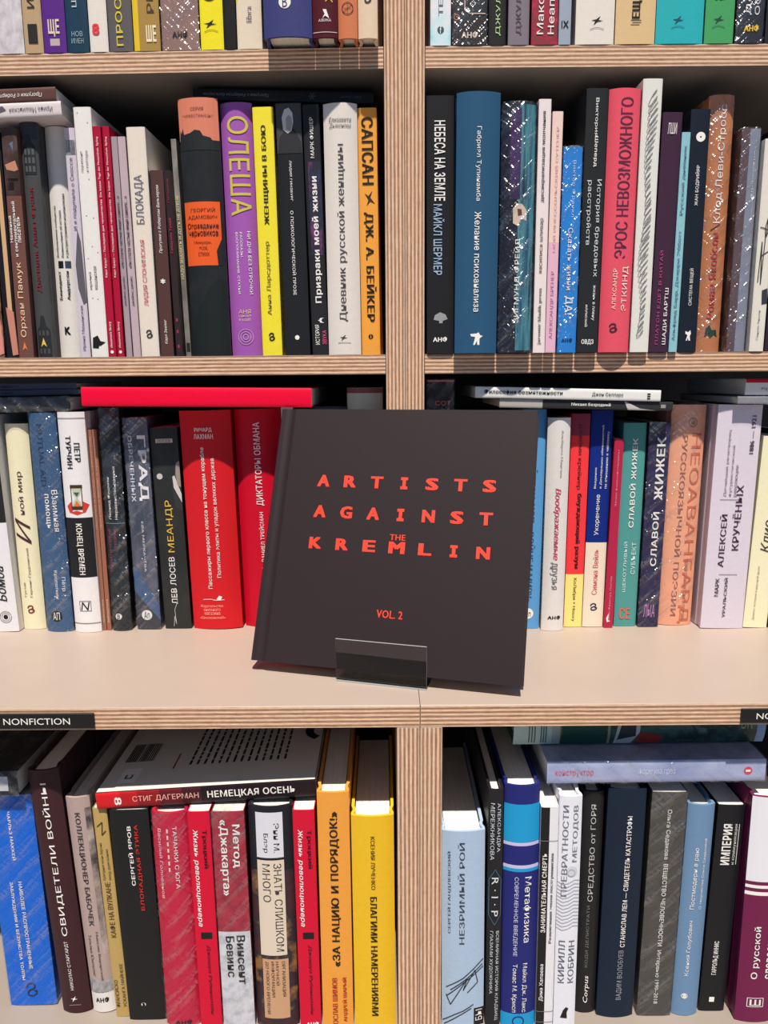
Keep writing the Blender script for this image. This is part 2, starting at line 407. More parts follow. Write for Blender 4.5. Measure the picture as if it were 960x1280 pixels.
SECTION = {}
def B(sec, label, top, bot, yT, yB, c, deco=(), hard=False, Y=None, depth=.13, cv=None, film=False, bulge=None, rough=.42, coat=0.0, zb=None):
    """top / bot: left and right edge of the spine in the photograph at its top and its foot"""
    SECTION.setdefault(sec, []).append(dict(label=label, top=top, bot=bot, yT=yT, yB=yB, c=c, deco=deco, hard=hard, Y=Y, depth=depth,
                                            cv=cv, film=film, bulge=bulge, rough=rough, coat=coat))
def solve(sec, zshelf, xlo, xhi, yaw, group, flats=()):
    rows = SECTION[sec]
    for q in rows:
        if q['Y'] is None:
            P = atZ((q['bot'][0] + q['bot'][1]) / 2, q['yB'], zshelf); Y = P.y
        else: Y = q['Y']
        bx = [atY(x, q['yB'], Y).x for x in q['bot']]
        if q['top'] is None: H = .2; tx = bx; Tz = zshelf + H
        else:
            tp = [atY(x, q['yT'], Y) for x in q['top']]; tx = [v.x for v in tp]; Tz = (tp[0].z + tp[1].z) / 2
        cb, ct = sum(bx) / 2, sum(tx) / 2
        lean = math.atan2(ct - cb, Tz - zshelf)
        q.update(Yv=Y, xb=cb, lean=lean, T=((bx[1] - bx[0]) + (tx[1] - tx[0])) / 2 * math.cos(lean), H=(Tz - zshelf) / math.cos(lean))
    hw = lambda q: q['T'] / (2 * math.cos(q['lean']))
    cx = lambda q, z: q['xb'] + z * math.tan(q['lean'])
    for it in range(60):
        bad = 0
        for a, b in zip(rows, rows[1:]):
            hz = min(a['H'], b['H'])
            m = .0004 + (.0009 if a['film'] else 0) + (.0009 if b['film'] else 0)
            ov = max(cx(a, z) + hw(a) - cx(b, z) + hw(b) for z in (0, hz)) + m
            if ov > 1e-5:
                bad = 1
                f = min(.5, ov / 2)
                for q, sg in ((a, -1), (b, 1)):
                    q['T'] -= f * .5; q['xb'] += sg * f * .25
        e, f = rows[0], rows[-1]
        d = xlo + .0006 - min(cx(e, z) - hw(e) for z in (0, e['H']))
        if d > 0: e['T'] -= d * .5; e['xb'] += d * .6; bad = 1
        d = max(cx(f, z) + hw(f) for z in (0, f['H'])) - (xhi - .0006)
        if d > 0: f['T'] -= d * .5; f['xb'] -= d * .6; bad = 1
        if not bad: break
    for q in rows:
        for fl in flats:                       # nothing may poke into a book lying on top
            x = cx(q, q['H'])
            if fl['x0'] - hw(q) < x < fl['x1'] + hw(q) and fl['Y'] < q['Yv'] + q['depth']:
                zb = min(fl['z0'] + math.tan(fl['tilt']) * (xx - fl['x0']) for xx in (max(x - hw(q), fl['x0']), min(x + hw(q), fl['x1'])))
                q['H'] = min(q['H'], (zb - .0006 - zshelf - abs(math.sin(q['lean'])) * q['T'] / 2 - (.0008 if q['film'] else 0)) / math.cos(q['lean']) - abs(math.tan(q['lean'])) * q['T'] / 2)
    for q in rows:
        T, H, lean = q['T'], q['H'], q['lean']
        z = zshelf + abs(math.sin(lean)) * T / 2 + .0002
        mt = Matrix.Translation((q['xb'], q['Yv'], z)) @ Matrix.Rotation(yaw, 4, 'Z') @ Matrix.Rotation(lean, 4, 'Y')
        bu = q['bulge'] if q['bulge'] is not None else (min(.0045, T * .16) if q['hard'] else min(.0009, T * .06))
        bk = Book(T, H, q['depth'], q['hard'], bu, mt, 'hardcover_book' if q['hard'] else 'paperback_book')
        cm = q['c'] if isinstance(q['c'], bpy.types.Material) else cover(tuple(q['c']), q['rough'], q['coat'])
        bk.build(cm, q['film'])
        tag(bk.root, q['label'], 'book', group)
        yT = q['yT'] if q['top'] is not None else q['yB'] - 315
        cvf = CONV[q['cv']]
        vy = lambda y, H=H, a=q['yB'], b=yT, f=cvf: (a - f(y)) / (a - b) * H
        for d in q['deco']: bk.mark(d, vy)

def flat(label, x0, x1, y0, y1, Y, c, deco=(), flip=False, tiltdeg=0.0, depth=.13, hard=False, film=False, group=None, zb=None, yaw=0.0, T=None):
    """a book lying on its side, spine to the room; x0..x1, y0..y1: its spine in the photograph (y at mid length)"""
    xm, ym = (x0 + x1) / 2, (y0 + y1) / 2
    a, b = atY(x0, ym, Y), atY(x1, ym, Y)
    th = T or atY(xm, y0, Y).z - atY(xm, y1, Y).z
    tilt = math.radians(tiltdeg)
    zmid = (atY(xm, y1, Y).z if zb is None else zb)
    L = (b.x - a.x) / math.cos(tilt)
    return dict(label=label, L=L, T=th, x0=a.x, x1=b.x, tilt=tilt, z0=zmid - math.tan(tilt) * (b.x - a.x) / 2, zt=zmid + th, Y=Y, c=c, deco=deco, flip=flip,
                depth=depth, hard=hard, film=film, group=group, px=(x0, x1), yaw=math.radians(yaw))
def build_flat(f):
    th, L = f['T'], f['L']
    mt = Matrix.Translation((f['x0'], f['Y'], f['z0'])) @ Matrix.Rotation(f['yaw'], 4, 'Z') @ Matrix.Rotation(-f['tilt'], 4, 'Y') @ Matrix.Translation((0, 0, th / 2))
    if not f['flip']: R = Matrix(((0, 0, 1, 0), (0, 1, 0, 0), (-1, 0, 0, 0), (0, 0, 0, 1)))
    else: R = Matrix.Translation((L, 0, 0)) @ Matrix(((0, 0, -1, 0), (0, 1, 0, 0), (1, 0, 0, 0), (0, 0, 0, 1)))
    bu = min(.004, th * .14) if f['hard'] else min(.0008, th * .06)
    bk = Book(th, L, f['depth'], f['hard'], bu, mt @ R, 'hardcover_book' if f['hard'] else 'paperback_book')
    cm = f['c'] if isinstance(f['c'], bpy.types.Material) else cover(tuple(f['c']))
    bk.build(cm, f['film'])
    tag(bk.root, f['label'], 'book', f['group'])
    p0, p1 = f['px']
    if not f['flip']: vy = lambda x: (x - p0) / (p1 - p0) * L
    else: vy = lambda x: (p1 - x) / (p1 - p0) * L
    for d in f['deco']: bk.mark(d, vy)
    return bk
YEL, RED, PNK, GRY, GOLD, ORG = (205, 190, 80), (200, 40, 55), (200, 60, 100), (150, 150, 152), (214, 176, 90), (214, 96, 52)
def pub(u, y0, y1, c=K_, w=.5):               # little curled publisher's mark
    h = y1 - y0; w = w * .6
    q = [(-.9, .35), (-.5, .05), (.3, 0), (.7, .2), (.5, .42), (-.2, .5), (-.7, .66), (-.6, .92), (.1, 1), (.9, .8), (.9, .55), (.4, .62)]
    return k([[(u + a * w, y0 + b * h) for a, b in q]], .0011, c, 'emblem')
def anf(u, w, y0, y1, c): return r('AHФ', u, w, y0, y1, c, .05, n='emblem')
def bird(u, y, s, c):                         # small flying bird over a wavy line; s in spine widths, y units q
    q = s[1]; s0 = s[0]
    return g([(u - s0, y - q * .1), (u - s0 * .2, y - q * .25), (u + s0 * .5, y - q), (u + s0 * .2, y - q * .1), (u + s0, y + q * .05), (u + s0 * .1, y + q * .25), (u - s0 * .6, y + q), (u - s0 * .3, y + q * .1)], c, 'emblem')
def wave(u, y, s, c): return k([[(u - s, y + 1), (u - s * .3, y - 1), (u + s * .3, y - 1), (u + s, y + 1)]], .0004, c, 'emblem')
def maze(u, w, y0, y1, c): return r('ШЕ', u, w, y0, y1, c, .05, n='emblem')

# ---- top shelf, seen only by its feet
yl = lambda x: 70 - x * .024
def R1(sec, lab, x0, x1, y, c, deco=(), **kw): B(sec, lab, None, (x0, x1), 0, y, c, deco, cv=1, Y=kw.pop('Y', yu((x0 - 480) / 961 * .6) - .0005), **kw)
MARB = picture([(168, 158, 162), (205, 198, 202), (226, 222, 224)], 160, (1, 1, .6))
R1('1L', 'grey and white marbled book standing before the beige one on the top shelf', -2, 31, 69, MARB)
R1('1L', 'beige paperback with a small black emblem, beside the purple book', 31.5, 55, 69, (186, 156, 120), [r('1', .5, .5, 36, 58, (40, 36, 34), .05, n='emblem'), t('ИСТИНЫ', .5, .4, -60, 18, c=(50, 44, 40))])
R1('1L', 'purple paperback with a cream block emblem on the top shelf', 55.5, 84, 68, (92, 44, 132), [r('ЩЕ', .5, .5, 30, 50, (226, 210, 180), .05, n='emblem'), p(.3, .72, 52, 60, (190, 170, 170), n='emblem')])
R1('1L', 'dark teal paperback with small pale lettering, right after the purple one', 84.5, 112, 67, (32, 62, 82), [t('ШАМИЛЬ', .45, .22, -60, 16, c=(196, 200, 200)), r('НОВ', .5, .5, 43, 49, (150, 165, 172), n='emblem'), r('ИМЕН', .5, .55, 51, 57, (150, 165, 172), n='emblem')])
R1('1L', 'thin white paperback with a red squiggle emblem on the top shelf', 113, 136, 67, (228, 218, 208), [r('8', .38, .4, 35, 48, (226, 60, 70), .06, n='emblem')])
R1('1L', 'grey paperback with big yellow lettering running up its spine', 137, 167, 66, (96, 92, 92), [t('ПРОСВЕЩЕНИЕ', .5, .34, -90, 60, c=(216, 196, 60), b=.02)])
R1('1L', 'tan paperback with a yellow strip and a cream block emblem', 168, 201, 65, (168, 134, 72), [p(0, .22, -250, 65, (226, 190, 40)), r('ШЕ', .68, .38, 36, 55, (240, 226, 196), .05, n='emblem'), t('РЫЖИЙ', .65, .35, -60, 22, c=(70, 62, 56))])
R1('1L', 'brownish pink wrapped book with a small black three letter emblem', 203, 250, 64, (150, 118, 108), [anf(.5, .42, 42, 50, (46, 38, 36))], film=True)
R1('1L', 'bright yellow paperback with a black bird emblem on the top shelf', 251, 280, 63, (240, 224, 40), [ring(.45, -2, .36, K_), bird(.45, 34, (.3, 5), K_), wave(.48, 42, .3, (110, 100, 40))])
R1('1L', 'thin black book between the yellow paperback and the cream one on top', 281, 296, 62, (34, 31, 33))
R1('1L', 'cream paperback with a yellow corner and grey word libra up its spine', 297, 328, 62, (228, 212, 190), [g([(0, -40), (.75, -40), (0, 12)], (240, 212, 40), 'colour_panel', 1), t('libra', .5, .22, 14, 32, c=(120, 110, 104))])
R1('1L', 'thick indigo hardcover with a white round emblem on the top shelf', 329.5, 390, 57.5, (62, 66, 118), [disc(.46, 20, .125, W_), r('B', .46, .1, 14, 26, (50, 54, 100), n='emblem')], Y=.636, hard=True, bulge=.004)
R1('1L', 'dark maroon hardcover with gold lettering and a white triangle emblem', 391, 422, 55.5, (80, 24, 34), [t('УМЕРЕТЬ', .25, .28, -90, 8, c=GOLD), t('ЖАН-МАРИ', .68, .28, -90, 18, c=GOLD), g([(.42, 25), (.56, 25), (.68, 35), (.52, 32), (.4, 35), (.5, 30)], W_, 'emblem'), r('АЗБУКА', .5, .5, 35.5, 38.5, W_, n='emblem'), k([[(.02, 50), (.98, 50)]], .0004, (220, 214, 210))], Y=.638, hard=True, bulge=.002)
R1('1L', 'orange hardcover with a round line emblem, beside the maroon one on the top shelf', 423, 447, 55.5, (206, 122, 82), [ring(.5, 23, .3, (70, 40, 40), wd=.12), k([[(.3, 23), (.7, 23)], [(.5, 16), (.5, 30)], [(.3, 27), (.7, 19)]], .0003, (70, 40, 40), 'emblem')], Y=.640, hard=True, bulge=.002)
R1('1L', 'cream hardcover, last before the plywood upright on the top shelf', 451, 479.5, 56.5, (226, 200, 172), [pub(.5, 7, 18, (50, 44, 44), .3)], Y=.640, hard=True, bulge=.002)
PASTEL = picture([(70, 170, 220), (190, 226, 232), (246, 226, 230), (236, 110, 150)], 24, (1, 1, .8), .4)
R1('1R', 'pastel pink and sky blue paperback, first after the plywood upright on top', 538, 564, 55.5, PASTEL, [t('ТЕХНИКИ', .5, .22, -50, 22, c=(90, 80, 90)), disc(.5, 38, .16, (60, 84, 92)), r('f', .5, .1, 34, 42, W_, n='emblem')])
R1('1R', 'black wrapped paperback with beige three letter emblem on the top shelf', 565, 609, 55.5, (56, 52, 50), [anf(.5, .48, 40, 48, (226, 206, 186)), ring(.12, 24, .08, (226, 140, 110)), k([[(.35, -20), (.35, 16), (.5, 20), (.95, 20)]], .0008, (214, 190, 180))], film=True)
R1('1R', 'charcoal hardcover with pale green lettering on the top shelf', 610, 632, 55.5, (44, 41, 39), [t('ДЖУЛИЯ', .55, .3, -20, 45, c=(178, 206, 150))])
R1('1R', 'mauve grey hardcover with dark lettering, right after the charcoal one', 635, 661, 55.5, (128, 118, 126), [t('ДЖУЛИЯ', .5, .28, -20, 44, c=(78, 70, 78))])
R1('1R', 'crimson patterned paperback with two white lines of lettering on top', 664, 697, 55.5, picture([(84, 74, 62), (150, 46, 62), (206, 50, 80)], 150), [t('Максимилиан', .32, .25, -70, 44, b=.01), t('Неаполитанский', .72, .25, -90, 44, b=.01)])
R1('1R', 'narrow blue grey paperback with a black crossed emblem on top', 698, 713, 55.5, (156, 166, 182), [r('IX', .5, .6, 29, 37, K_, .02, n='emblem')])
R1('1R', 'white hardcover with a small black bird emblem on the top shelf', 719, 767, 55.5, (228, 218, 208), [bird(.55, 29, (.16, 5), K_), wave(.55, 38, .18, (120, 112, 108))], film=False)
R1('1R', 'tan paperback with a black block emblem, right after the white one', 768.5, 818, 55.5, (218, 186, 138), [r('ЕШ', .52, .001, -40, -39, K_), t('ЕЩ', .52, .24, 7, 27, c=K_, b=.05, n='emblem'), p(.38, .64, 28.5, 29.6, (110, 90, 70), n='emblem'), p(.42, .64, 31, 32, (110, 90, 70), n='emblem'), p(.38, .6, 33.5, 34.5, (110, 90, 70), n='emblem')])
R1('1R', 'wide teal paperback with a small dark bird emblem on the top shelf', 819, 878, 55.5, (46, 172, 178), [r('ЗЕЕ', .5, .28, -6, 5, (150, 214, 210)), bird(.46, 29, (.12, 5), (30, 80, 92)), wave(.46, 37, .14, (30, 110, 120))])
R1('1R', 'green paperback with a small dark bird emblem, beside the teal one', 880, 916, 55.5, (74, 158, 98), [r('ЗЕР', .5, .45, -6, 7, (170, 210, 160)), bird(.46, 29, (.2, 5), (30, 76, 50)), wave(.46, 37, .22, (40, 100, 64))])
R1('1R', 'dark wrapped paperback with a yellow three letter emblem on top', 919, 953, 55.5, (50, 50, 56), [anf(.55, .55, 35, 43, (240, 196, 50)), t('Доктора', .42, .22, -50, 24), t('ОСТРОВА', .72, .18, -50, 24)], film=True)
R1('1R', 'black book standing past the yellow lettered wrapped one on top', 956, 984, 55.5, (40, 40, 44))

# ---- upper shelf, first bay
ART1 = picture([(30, 26, 28), (70, 48, 40), (200, 150, 110), (96, 70, 60)], 40)
B('2L', 'dark pictorial book with peach figures, outermost on the upper shelf', (-34, -18), (-12, 7), 165, 446, ART1, [g([(.55, 1050), (.9, 1040), (1, 1180), (.6, 1190)], (214, 140, 130))], cv=2, Y=.674)
B('2L', 'black book with a peach line along its spine, next to the brown one', (-17, -1), (8, 23.5), 165, 446, (30, 27, 30), [p(.45, .8, 330, 1000, (206, 166, 124)), g([(.3, 980), (.9, 1000), (1, 1185), (.55, 1190)], (196, 130, 110))], cv=2, Y=.674)
B('2L', 'brown paperback with a dark picture at its head and cream lettering', (0, 21.5), (24, 43.5), 160, 446, (112, 74, 64), [
    p(0, 1, 236, 510, picture([(38, 30, 30), (66, 48, 42), (96, 78, 78)], 50), 'picture'), g([(.1, 385), (.8, 368), (.95, 405), (.7, 412), (.2, 405)], (190, 130, 106)), p(.1, .9, 440, 452, (30, 24, 24)), p(.15, .6, 455, 490, (40, 30, 28)), g([(.5, 300), (.75, 290), (.72, 330)], (90, 110, 140)),
    t('Наивный', .15, .2, 595, 705, b=.02), t('и сентиментальный', .43, .22, 535, 765, b=.02), t('писатель', .7, .22, 598, 705, b=.02), t('Орхан Памук', .5, .46, 788, 1110, c=(240, 200, 160)), g([(.3, 1168), (.45, 1130), (.65, 1168), (.5, 1158)], (222, 120, 60), 'emblem')], cv=2, Y=.670, coat=.2)
B('2L', 'dark grey book with a crimson title and black gabled houses', (20.5, 47.5), (45, 71), 150, 446, (72, 73, 74), [
    p(0, 1, 203, 270, (48, 56, 64), ly=1), g([(.15, 415), (.15, 300), (.3, 285), (.4, 250), (.6, 250), (.7, 285), (.85, 300), (.85, 415)], (38, 40, 44)), *[p(a, a + .14, y, y + 24, (84, 86, 88), 'printed_shape', 3) for a in (.22, .44, .66) for y in (310, 345, 380)],
    t('Дневник Анны Франк', .48, .34, 465, 912, c=(128, 34, 46), b=.02), g([(.12, 1195), (.12, 1080), (.3, 1060), (.4, 1015), (.6, 1015), (.7, 1060), (.9, 1080), (.9, 1195)], (40, 42, 44)), *[p(a, a + .14, y, y + 22, (70, 72, 74), 'printed_shape', 3) for a in (.2, .44, .68) for y in (1080, 1160)], g([(.3, 1152), (.48, 1112), (.66, 1152), (.48, 1140)], (226, 190, 80), 'emblem', 4)], cv=2, Y=.674, hard=True)
B('2L', 'white hardcover with black lettering and two black squares, beside the grey gabled one', (48.5, 79), (71.5, 99), 148, 446, (226, 220, 214), [
    t('Воображаемые сообщества', .28, .13, 530, 752, c=K_, b=.02), t('Размышления об истоках', .52, .12, 548, 752, c=K_, b=.01), t('и распространении национализма', .76, .12, 478, 752, c=K_, b=.01), p(.25, .52, 768, 800, K_), p(.6, .88, 768, 800, (56, 66, 84)), t('Бенедикт', .3, .18, 812, 940, c=K_, b=.03), t('Андерсон', .7, .18, 812, 940, c=K_, b=.03), r('K', .5, .3, 1060, 1095, K_, .06, n='emblem')], cv=2, Y=.686, hard=True, coat=.2)
B('2L', 'narrow lilac paperback with a grey feather picture and dark title', (80, 92), (100, 114), 160, 446, (205, 194, 206), [p(.05, .95, 285, 345, picture([(50, 50, 54), (120, 120, 126), (200, 196, 200)], 130), 'picture'), t('И я подупала о Скоссе', .5, .42, 357, 655, c=(66, 58, 72)), g([(.6, 650), (.85, 700), (1, 960), (.7, 970), (.3, 900), (.2, 800)], (92, 90, 98)), t('Ирина Машинская', .5, .34, 975, 1170, c=(60, 52, 60))], cv=2, Y=.676)
B('2L', 'tall white paperback with fine specks and a black horseman emblem', (91, 112.5), (114.5, 136), 134, 446, (230, 226, 220), [t('горизонт', .32, .16, 325, 412, c=(90, 88, 92)), t('и попгора', .62, .16, 325, 412, c=(90, 88, 92)), t('ирина', .3, .15, 830, 905, c=(80, 78, 82)), t('машинская', .6, .16, 805, 905, c=(80, 78, 82)), g([(.1, 1160), (.15, 1115), (.45, 1105), (.6, 1130), (.9, 1135), (.6, 1150), (.5, 1150), (.45, 1162)], K_, 'emblem'), *[p(a, a + .06, y, y + 3, (120, 118, 120), 'speck', 2) for a, y in ((.2, 170), (.75, 210), (.6, 440), (.3, 590), (.7, 600), (.5, 720), (.2, 770), (.8, 745), (.6, 945), (.3, 940))]], cv=2, Y=.668)
for i, (a, b_, lab) in enumerate((((115, 126), (136.3, 146), 'thin crimson paperback with white lettering, first of a pair after the tall white one'), ((126.3, 137), (146.3, 156.5), 'thin crimson paperback with white lettering, second of a pair, touching the grey lilac one'))):
    B('2L', lab, a, b_, 158, 446, (172, 20, 54), [t('Карл Краус — Последние дни человечества  Die letzten Tage der Menschheit. Epilog', .5, .34, 272, 855, b=.01), t('chaosmosis library', .5, .4, 1045, 1160, b=.01), disc(.5, 1178, .22, W_)], cv=2, Y=.668 + .002 * i)
for a, b_, c, lab in (((137.3, 146), (157, 166), (166, 150, 158), 'thin mauve grey paperback with black title, first of a pair beside the crimson ones'), ((146.3, 156), (166.5, 176.5), (190, 170, 178), 'thin pinkish lilac paperback with black title, touching the tall cream one')):
    B('2L', lab, a, b_, 171, 446, c, [t('«ты стала частью меня самого…»', .5, .36, 515, 815, c=(50, 42, 50), b=.01), t('ДЖЕЙМС ДЖОЙС', .5, .36, 850, 978, c=(50, 42, 50), b=.02)], cv=2, Y=.672)
B('2L', 'cream paperback with tall grey letters above thin red capitals', (157, 180.5), (177, 199.5), 159, 446, (226, 214, 200), [t('БЛОКАДА', .5, .52, 428, 630, c=(92, 92, 108), b=-.01), t('ЛИДИЯ СЛОНИМСКАЯ', .5, .28, 698, 978, c=(190, 60, 72)), pub(.52, 1085, 1118, (50, 48, 52), .28)], cv=2, Y=.664)
B('2L', 'short dark brown paperback with small cream italics and a white star', (188, 203.5), (201, 219), 213, 446, (84, 58, 54), [t('Прогулки с Робертом Вальзером', .5, .28, 475, 757, sh=.2), r('*', .5, .38, 865, 887, W_, .05, n='emblem'), t('Карл Зеелиг', .5, .26, 1040, 1145, sh=.2)], cv=2, Y=.664)
B('2L', 'short black brown paperback with pink lettering, beside the starred one', (204, 213.5), (219.5, 231), 213, 446, (50, 38, 40), [t('Габдулла Тукай', .5, .4, 612, 757, c=(196, 52, 92), b=.02), t('Пятерица', .5, .35, 450, 547, c=(160, 42, 76), b=.02), *[p(.3, .6, y, y + 14, (150, 50, 70), 'speck') for y in (1035, 1085, 1150)]], cv=2, Y=.664)
B('2L', 'grey newsprint patterned paperback with pale yellow lettering, squeezed by the black and orange hardcover', (211, 220), (231.5, 239), 174, 446, picture([(70, 66, 64), (128, 122, 118), (176, 170, 164)], 90, (1, 1, .3)), [t('НАДО ЗНАЧИТЬ И ДУТЬ НЕ ДУРНЕ', .5, .55, 515, 865, c=(226, 210, 130), b=.02), p(.2, .9, 1140, 1180, (40, 38, 38))], cv=2, Y=.672)
B('2L', 'black hardcover with a peach head and a bright orange label', (220, 270.5), (239.5, 288.5), 122, 445, picture([(28, 30, 31), (34, 36, 37), (44, 46, 46)], 40), [
    p(0, 1, 108, 280, (214, 126, 100)), g([(0, 300), (.03, 235), (.06, 250), (.1, 228), (.13, 255), (.3, 250), (.42, 238), (.55, 242), (.62, 262), (.8, 270), (.88, 290), (1, 300), (1, 320), (0, 320)], (32, 34, 35)),
    r('СЕРИЯ', .5, .32, 147, 161, (104, 56, 46)), r('“ЧУЖЕСТРАНЦЫ”', .5, .78, 176, 190, (104, 56, 46)),
    p(.02, .93, 533, 802, (232, 92, 36)), g([(.93, 690), (.8, 740), (.82, 802), (.93, 802)], (32, 34, 35), ly=2), r('ГЕОРГИЙ', .5, .62, 557, 576, (70, 30, 20)), r('АДАМОВИЧ', .48, .74, 590, 608, (70, 30, 20)), r('Оправдание', .48, .8, 622, 651, (60, 26, 20), .01), r('черновиков', .48, .76, 656, 684, (60, 26, 20), .01), r('Мемуары,', .46, .46, 697, 714, (90, 36, 20)), r('эссе,', .47, .22, 722, 738, (90, 36, 20)), r('стихи', .47, .28, 746, 762, (90, 36, 20)), g([(0, 1195), (.15, 1030), (.55, 900), (.8, 860), (1, 870), (1, 1195)], (24, 30, 30), ly=1)], cv=2, Y=.664, hard=True)
B('2L', 'purple hardcover with thin giant olive yellow letters, touching the yellow paperback', (271.5, 314), (290, 326.5), 128, 444, (160, 90, 174), [
    t('ОЛЕША', .55, .66, 185, 590, 'd', YEL, .008), t('НИ ДНЯ БЕЗ СТРОЧКИ', .74, .12, 657, 925, 'd', b=.01), t('РАССКАЗЫ.', .5, .075, 660, 768, 'd'), t('ВОСПОМИНАНИЯ. СТАТЬИ', .36, .075, 660, 922, 'd'), r('АНЯ', .5, .4, 990, 1008, (214, 186, 150), n='emblem'), r('ЦЫЙ', .5, .4, 1010, 1024, (214, 186, 150), n='emblem'), r('ЕЩЁ', .5, .4, 1026, 1042, (214, 186, 150), n='emblem'), ring(.5, 1110, .26, (190, 140, 190), wd=.1), ring(.5, 1110, .18, (190, 140, 190), wd=.15), ring(.5, 1110, .1, (190, 140, 190), wd=.3)], cv=2, Y=.670, hard=True)
B('2L', 'lemon yellow paperback with a bold black title and thin grey name', (315, 340.5), (328.5, 353), 134, 444, (238, 220, 58), [t('ЖЕНЩИНЫ В БОЮ', .52, .28, 222, 630, c=(30, 28, 24), b=.025), t('Анна Ларсдоттер', .48, .26, 700, 1015, c=(92, 84, 40)), pub(.5, 1095, 1127, K_, .24)], cv=2, Y=.664)
B('2L', 'black hardcover with a grey portrait photograph at its head', (343.5, 376), (357, 388), 129, 444, (34, 35, 38), [
    p(.02, .98, 134, 335, (70, 68, 70), 'picture'), g([(.05, 335), (.12, 270), (.35, 240), (.7, 235), (.95, 290), (.98, 335)], (44, 43, 46), 'picture'), g([(.28, 240), (.24, 190), (.35, 158), (.52, 152), (.66, 172), (.68, 210), (.6, 245), (.45, 255)], (206, 202, 200), 'picture', 3), g([(.4, 240), (.4, 195), (.5, 180), (.62, 190), (.64, 215), (.56, 246)], (160, 154, 152), 'picture', 4),
    t('ЛИДИЯ ГИНЗБУРГ', .5, .1, 365, 532, 'd', b=.02), t('О ПСИХОЛОГИЧЕСКОЙ ПРОЗЕ', .5, .15, 572, 930, 'd', b=.01), disc(.5, 1115, .09, W_)], cv=2, Y=.664)
B('2L', 'black paperback with a bold white title over blue and magenta specks', (377, 399.5), (391.5, 411), 131, 444, (40, 40, 44), [
    p(.2, .95, 370, 760, picture([(36, 36, 44), (44, 60, 96), (40, 40, 48), (120, 60, 120), (36, 36, 44)], 90, (1, 1, .4)), 'picture'), t('МАРК ФИШЕР', .5, .24, 190, 355, b=.01), t('Призраки моей жизни', .55, .48, 430, 965, b=.04), r('{', .6, .35, 1030, 1052, W_, .04), t('ИСТОРИЯ', .35, .26, 1060, 1147), t('ЗВУКА', .78, .26, 1085, 1147, c=(220, 80, 130), b=.02)], cv=2, Y=.664)
B('2L', 'off-white hardcover with a long thin grey title, next to the orange one', (400.5, 448), (412, 450), 128.5, 444, (224, 215, 206), [r('Елизавета', .5, .66, 188, 208, (96, 88, 84), sh=.2), r('Дьяконова', .5, .64, 213, 234, (96, 88, 84), sh=.2), t('Дневник русской женщины', .5, .28, 297, 1045, c=(70, 64, 62), b=-.004), bird(.48, 1118, (.13, 14), (70, 64, 62)), wave(.5, 1140, .2, (120, 112, 108))], cv=2, Y=.658, hard=True, coat=.25)
B('2L', 'orange paperback with giant bold black letters, beside the plywood upright', (449.5, 479), (455.5, 483.5), 135, 444, (236, 162, 66), [t('САПСАН', .5, .62, 190, 465, 'd', (34, 28, 26), .035), t('ДЖ. А. БЕЙКЕР', .55, .62, 580, 1048, 'd', (34, 28, 26), .035), g([(.3, 500), (.5, 512), (.72, 490), (.6, 518), (.85, 545), (.6, 535), (.4, 552), (.5, 528)], (60, 44, 36), 'emblem'), disc(.5, 1113, .13, K_), r('i', .5, .05, 1105, 1121, (236, 162, 66), .03, n='emblem', ly=4)], cv=2, Y=.663)

# ---- upper shelf, second bay
B('2R', 'black paperback with tall white condensed title and a grey tree emblem', (534, 567), (533, 567.5), 119.5, 440, (36, 35, 37), [t('НЕБЕСА НА ЗЕМЛЕ', .48, .4, 200, 527, 'd', b=.03), t('МАЙКЛ ШЕРМЕР', .45, .4, 540, 838, 'd', (160, 182, 208), .02), g([(.25, 1030), (.3, 1010), (.5, 998), (.7, 1008), (.78, 1028), (.6, 1035), (.58, 1046), (.46, 1046), (.46, 1036)], GRY, 'emblem'), anf(.5, .55, 1105, 1128, W_)], cv=2, Y=.653)
B('2R', 'thick dark blue hardcover with thin white lettering near the plywood upright', (572, 627), (568.5, 621.5), 114, 439, (42, 84, 116), [t('Габриэл Тупинамба', .5, .13, 222, 525, 'd'), t('Желание психоанализа', .5, .15, 570, 995, 'd', b=.015), g([(.36, 1092), (.5, 1090), (.56, 1085), (.6, 1098), (.66, 1100), (.58, 1112), (.58, 1140), (.53, 1140), (.52, 1122), (.47, 1140), (.43, 1140), (.48, 1105), (.38, 1102)], W_, 'emblem')], cv=2, Y=.643, hard=True, coat=.3)
B('2R', 'wrapped black and teal book with a small pale face and white capitals', (629, 672.5), (622, 665), 127.5, 439, (30, 28, 36), [
    p(.5, .98, 135, 1165, picture([(26, 30, 42), (40, 84, 110), (80, 140, 150), (30, 34, 60), (60, 110, 160)], 50, (1.6, 1, .1), .35), 'picture'), p(.25, .55, 150, 520, picture([(30, 28, 38), (70, 40, 90), (40, 34, 50)], 40, (1, 1, .3)), 'picture'), g([(.35, 560), (.45, 538), (.62, 540), (.75, 565), (.76, 610), (.6, 600), (.5, 632), (.36, 620)], (214, 190, 170), 'picture'), g([(.48, 560), (.6, 562), (.62, 585), (.5, 590)], (96, 64, 56), 'picture', 3), t('ЗИГМУНД ФРЕЙД', .5, .2, 685, 1045, b=.02)], cv=2, Y=.644, hard=True, film=True, coat=.4)
B('2R', 'slim pinkish white paperback with three black phrases up its spine', (673.5, 690), (666, 681), 124, 438, (232, 218, 216), [t('десакрализация молчания', .5, .28, 163, 530, c=(46, 40, 44), b=.008), t('василиса шливар', .5, .3, 597, 828, c=(46, 40, 44)), t('jaromir hladik press', .5, .34, 892, 1135, c=(46, 40, 44), b=.008)], cv=2, Y=.646)
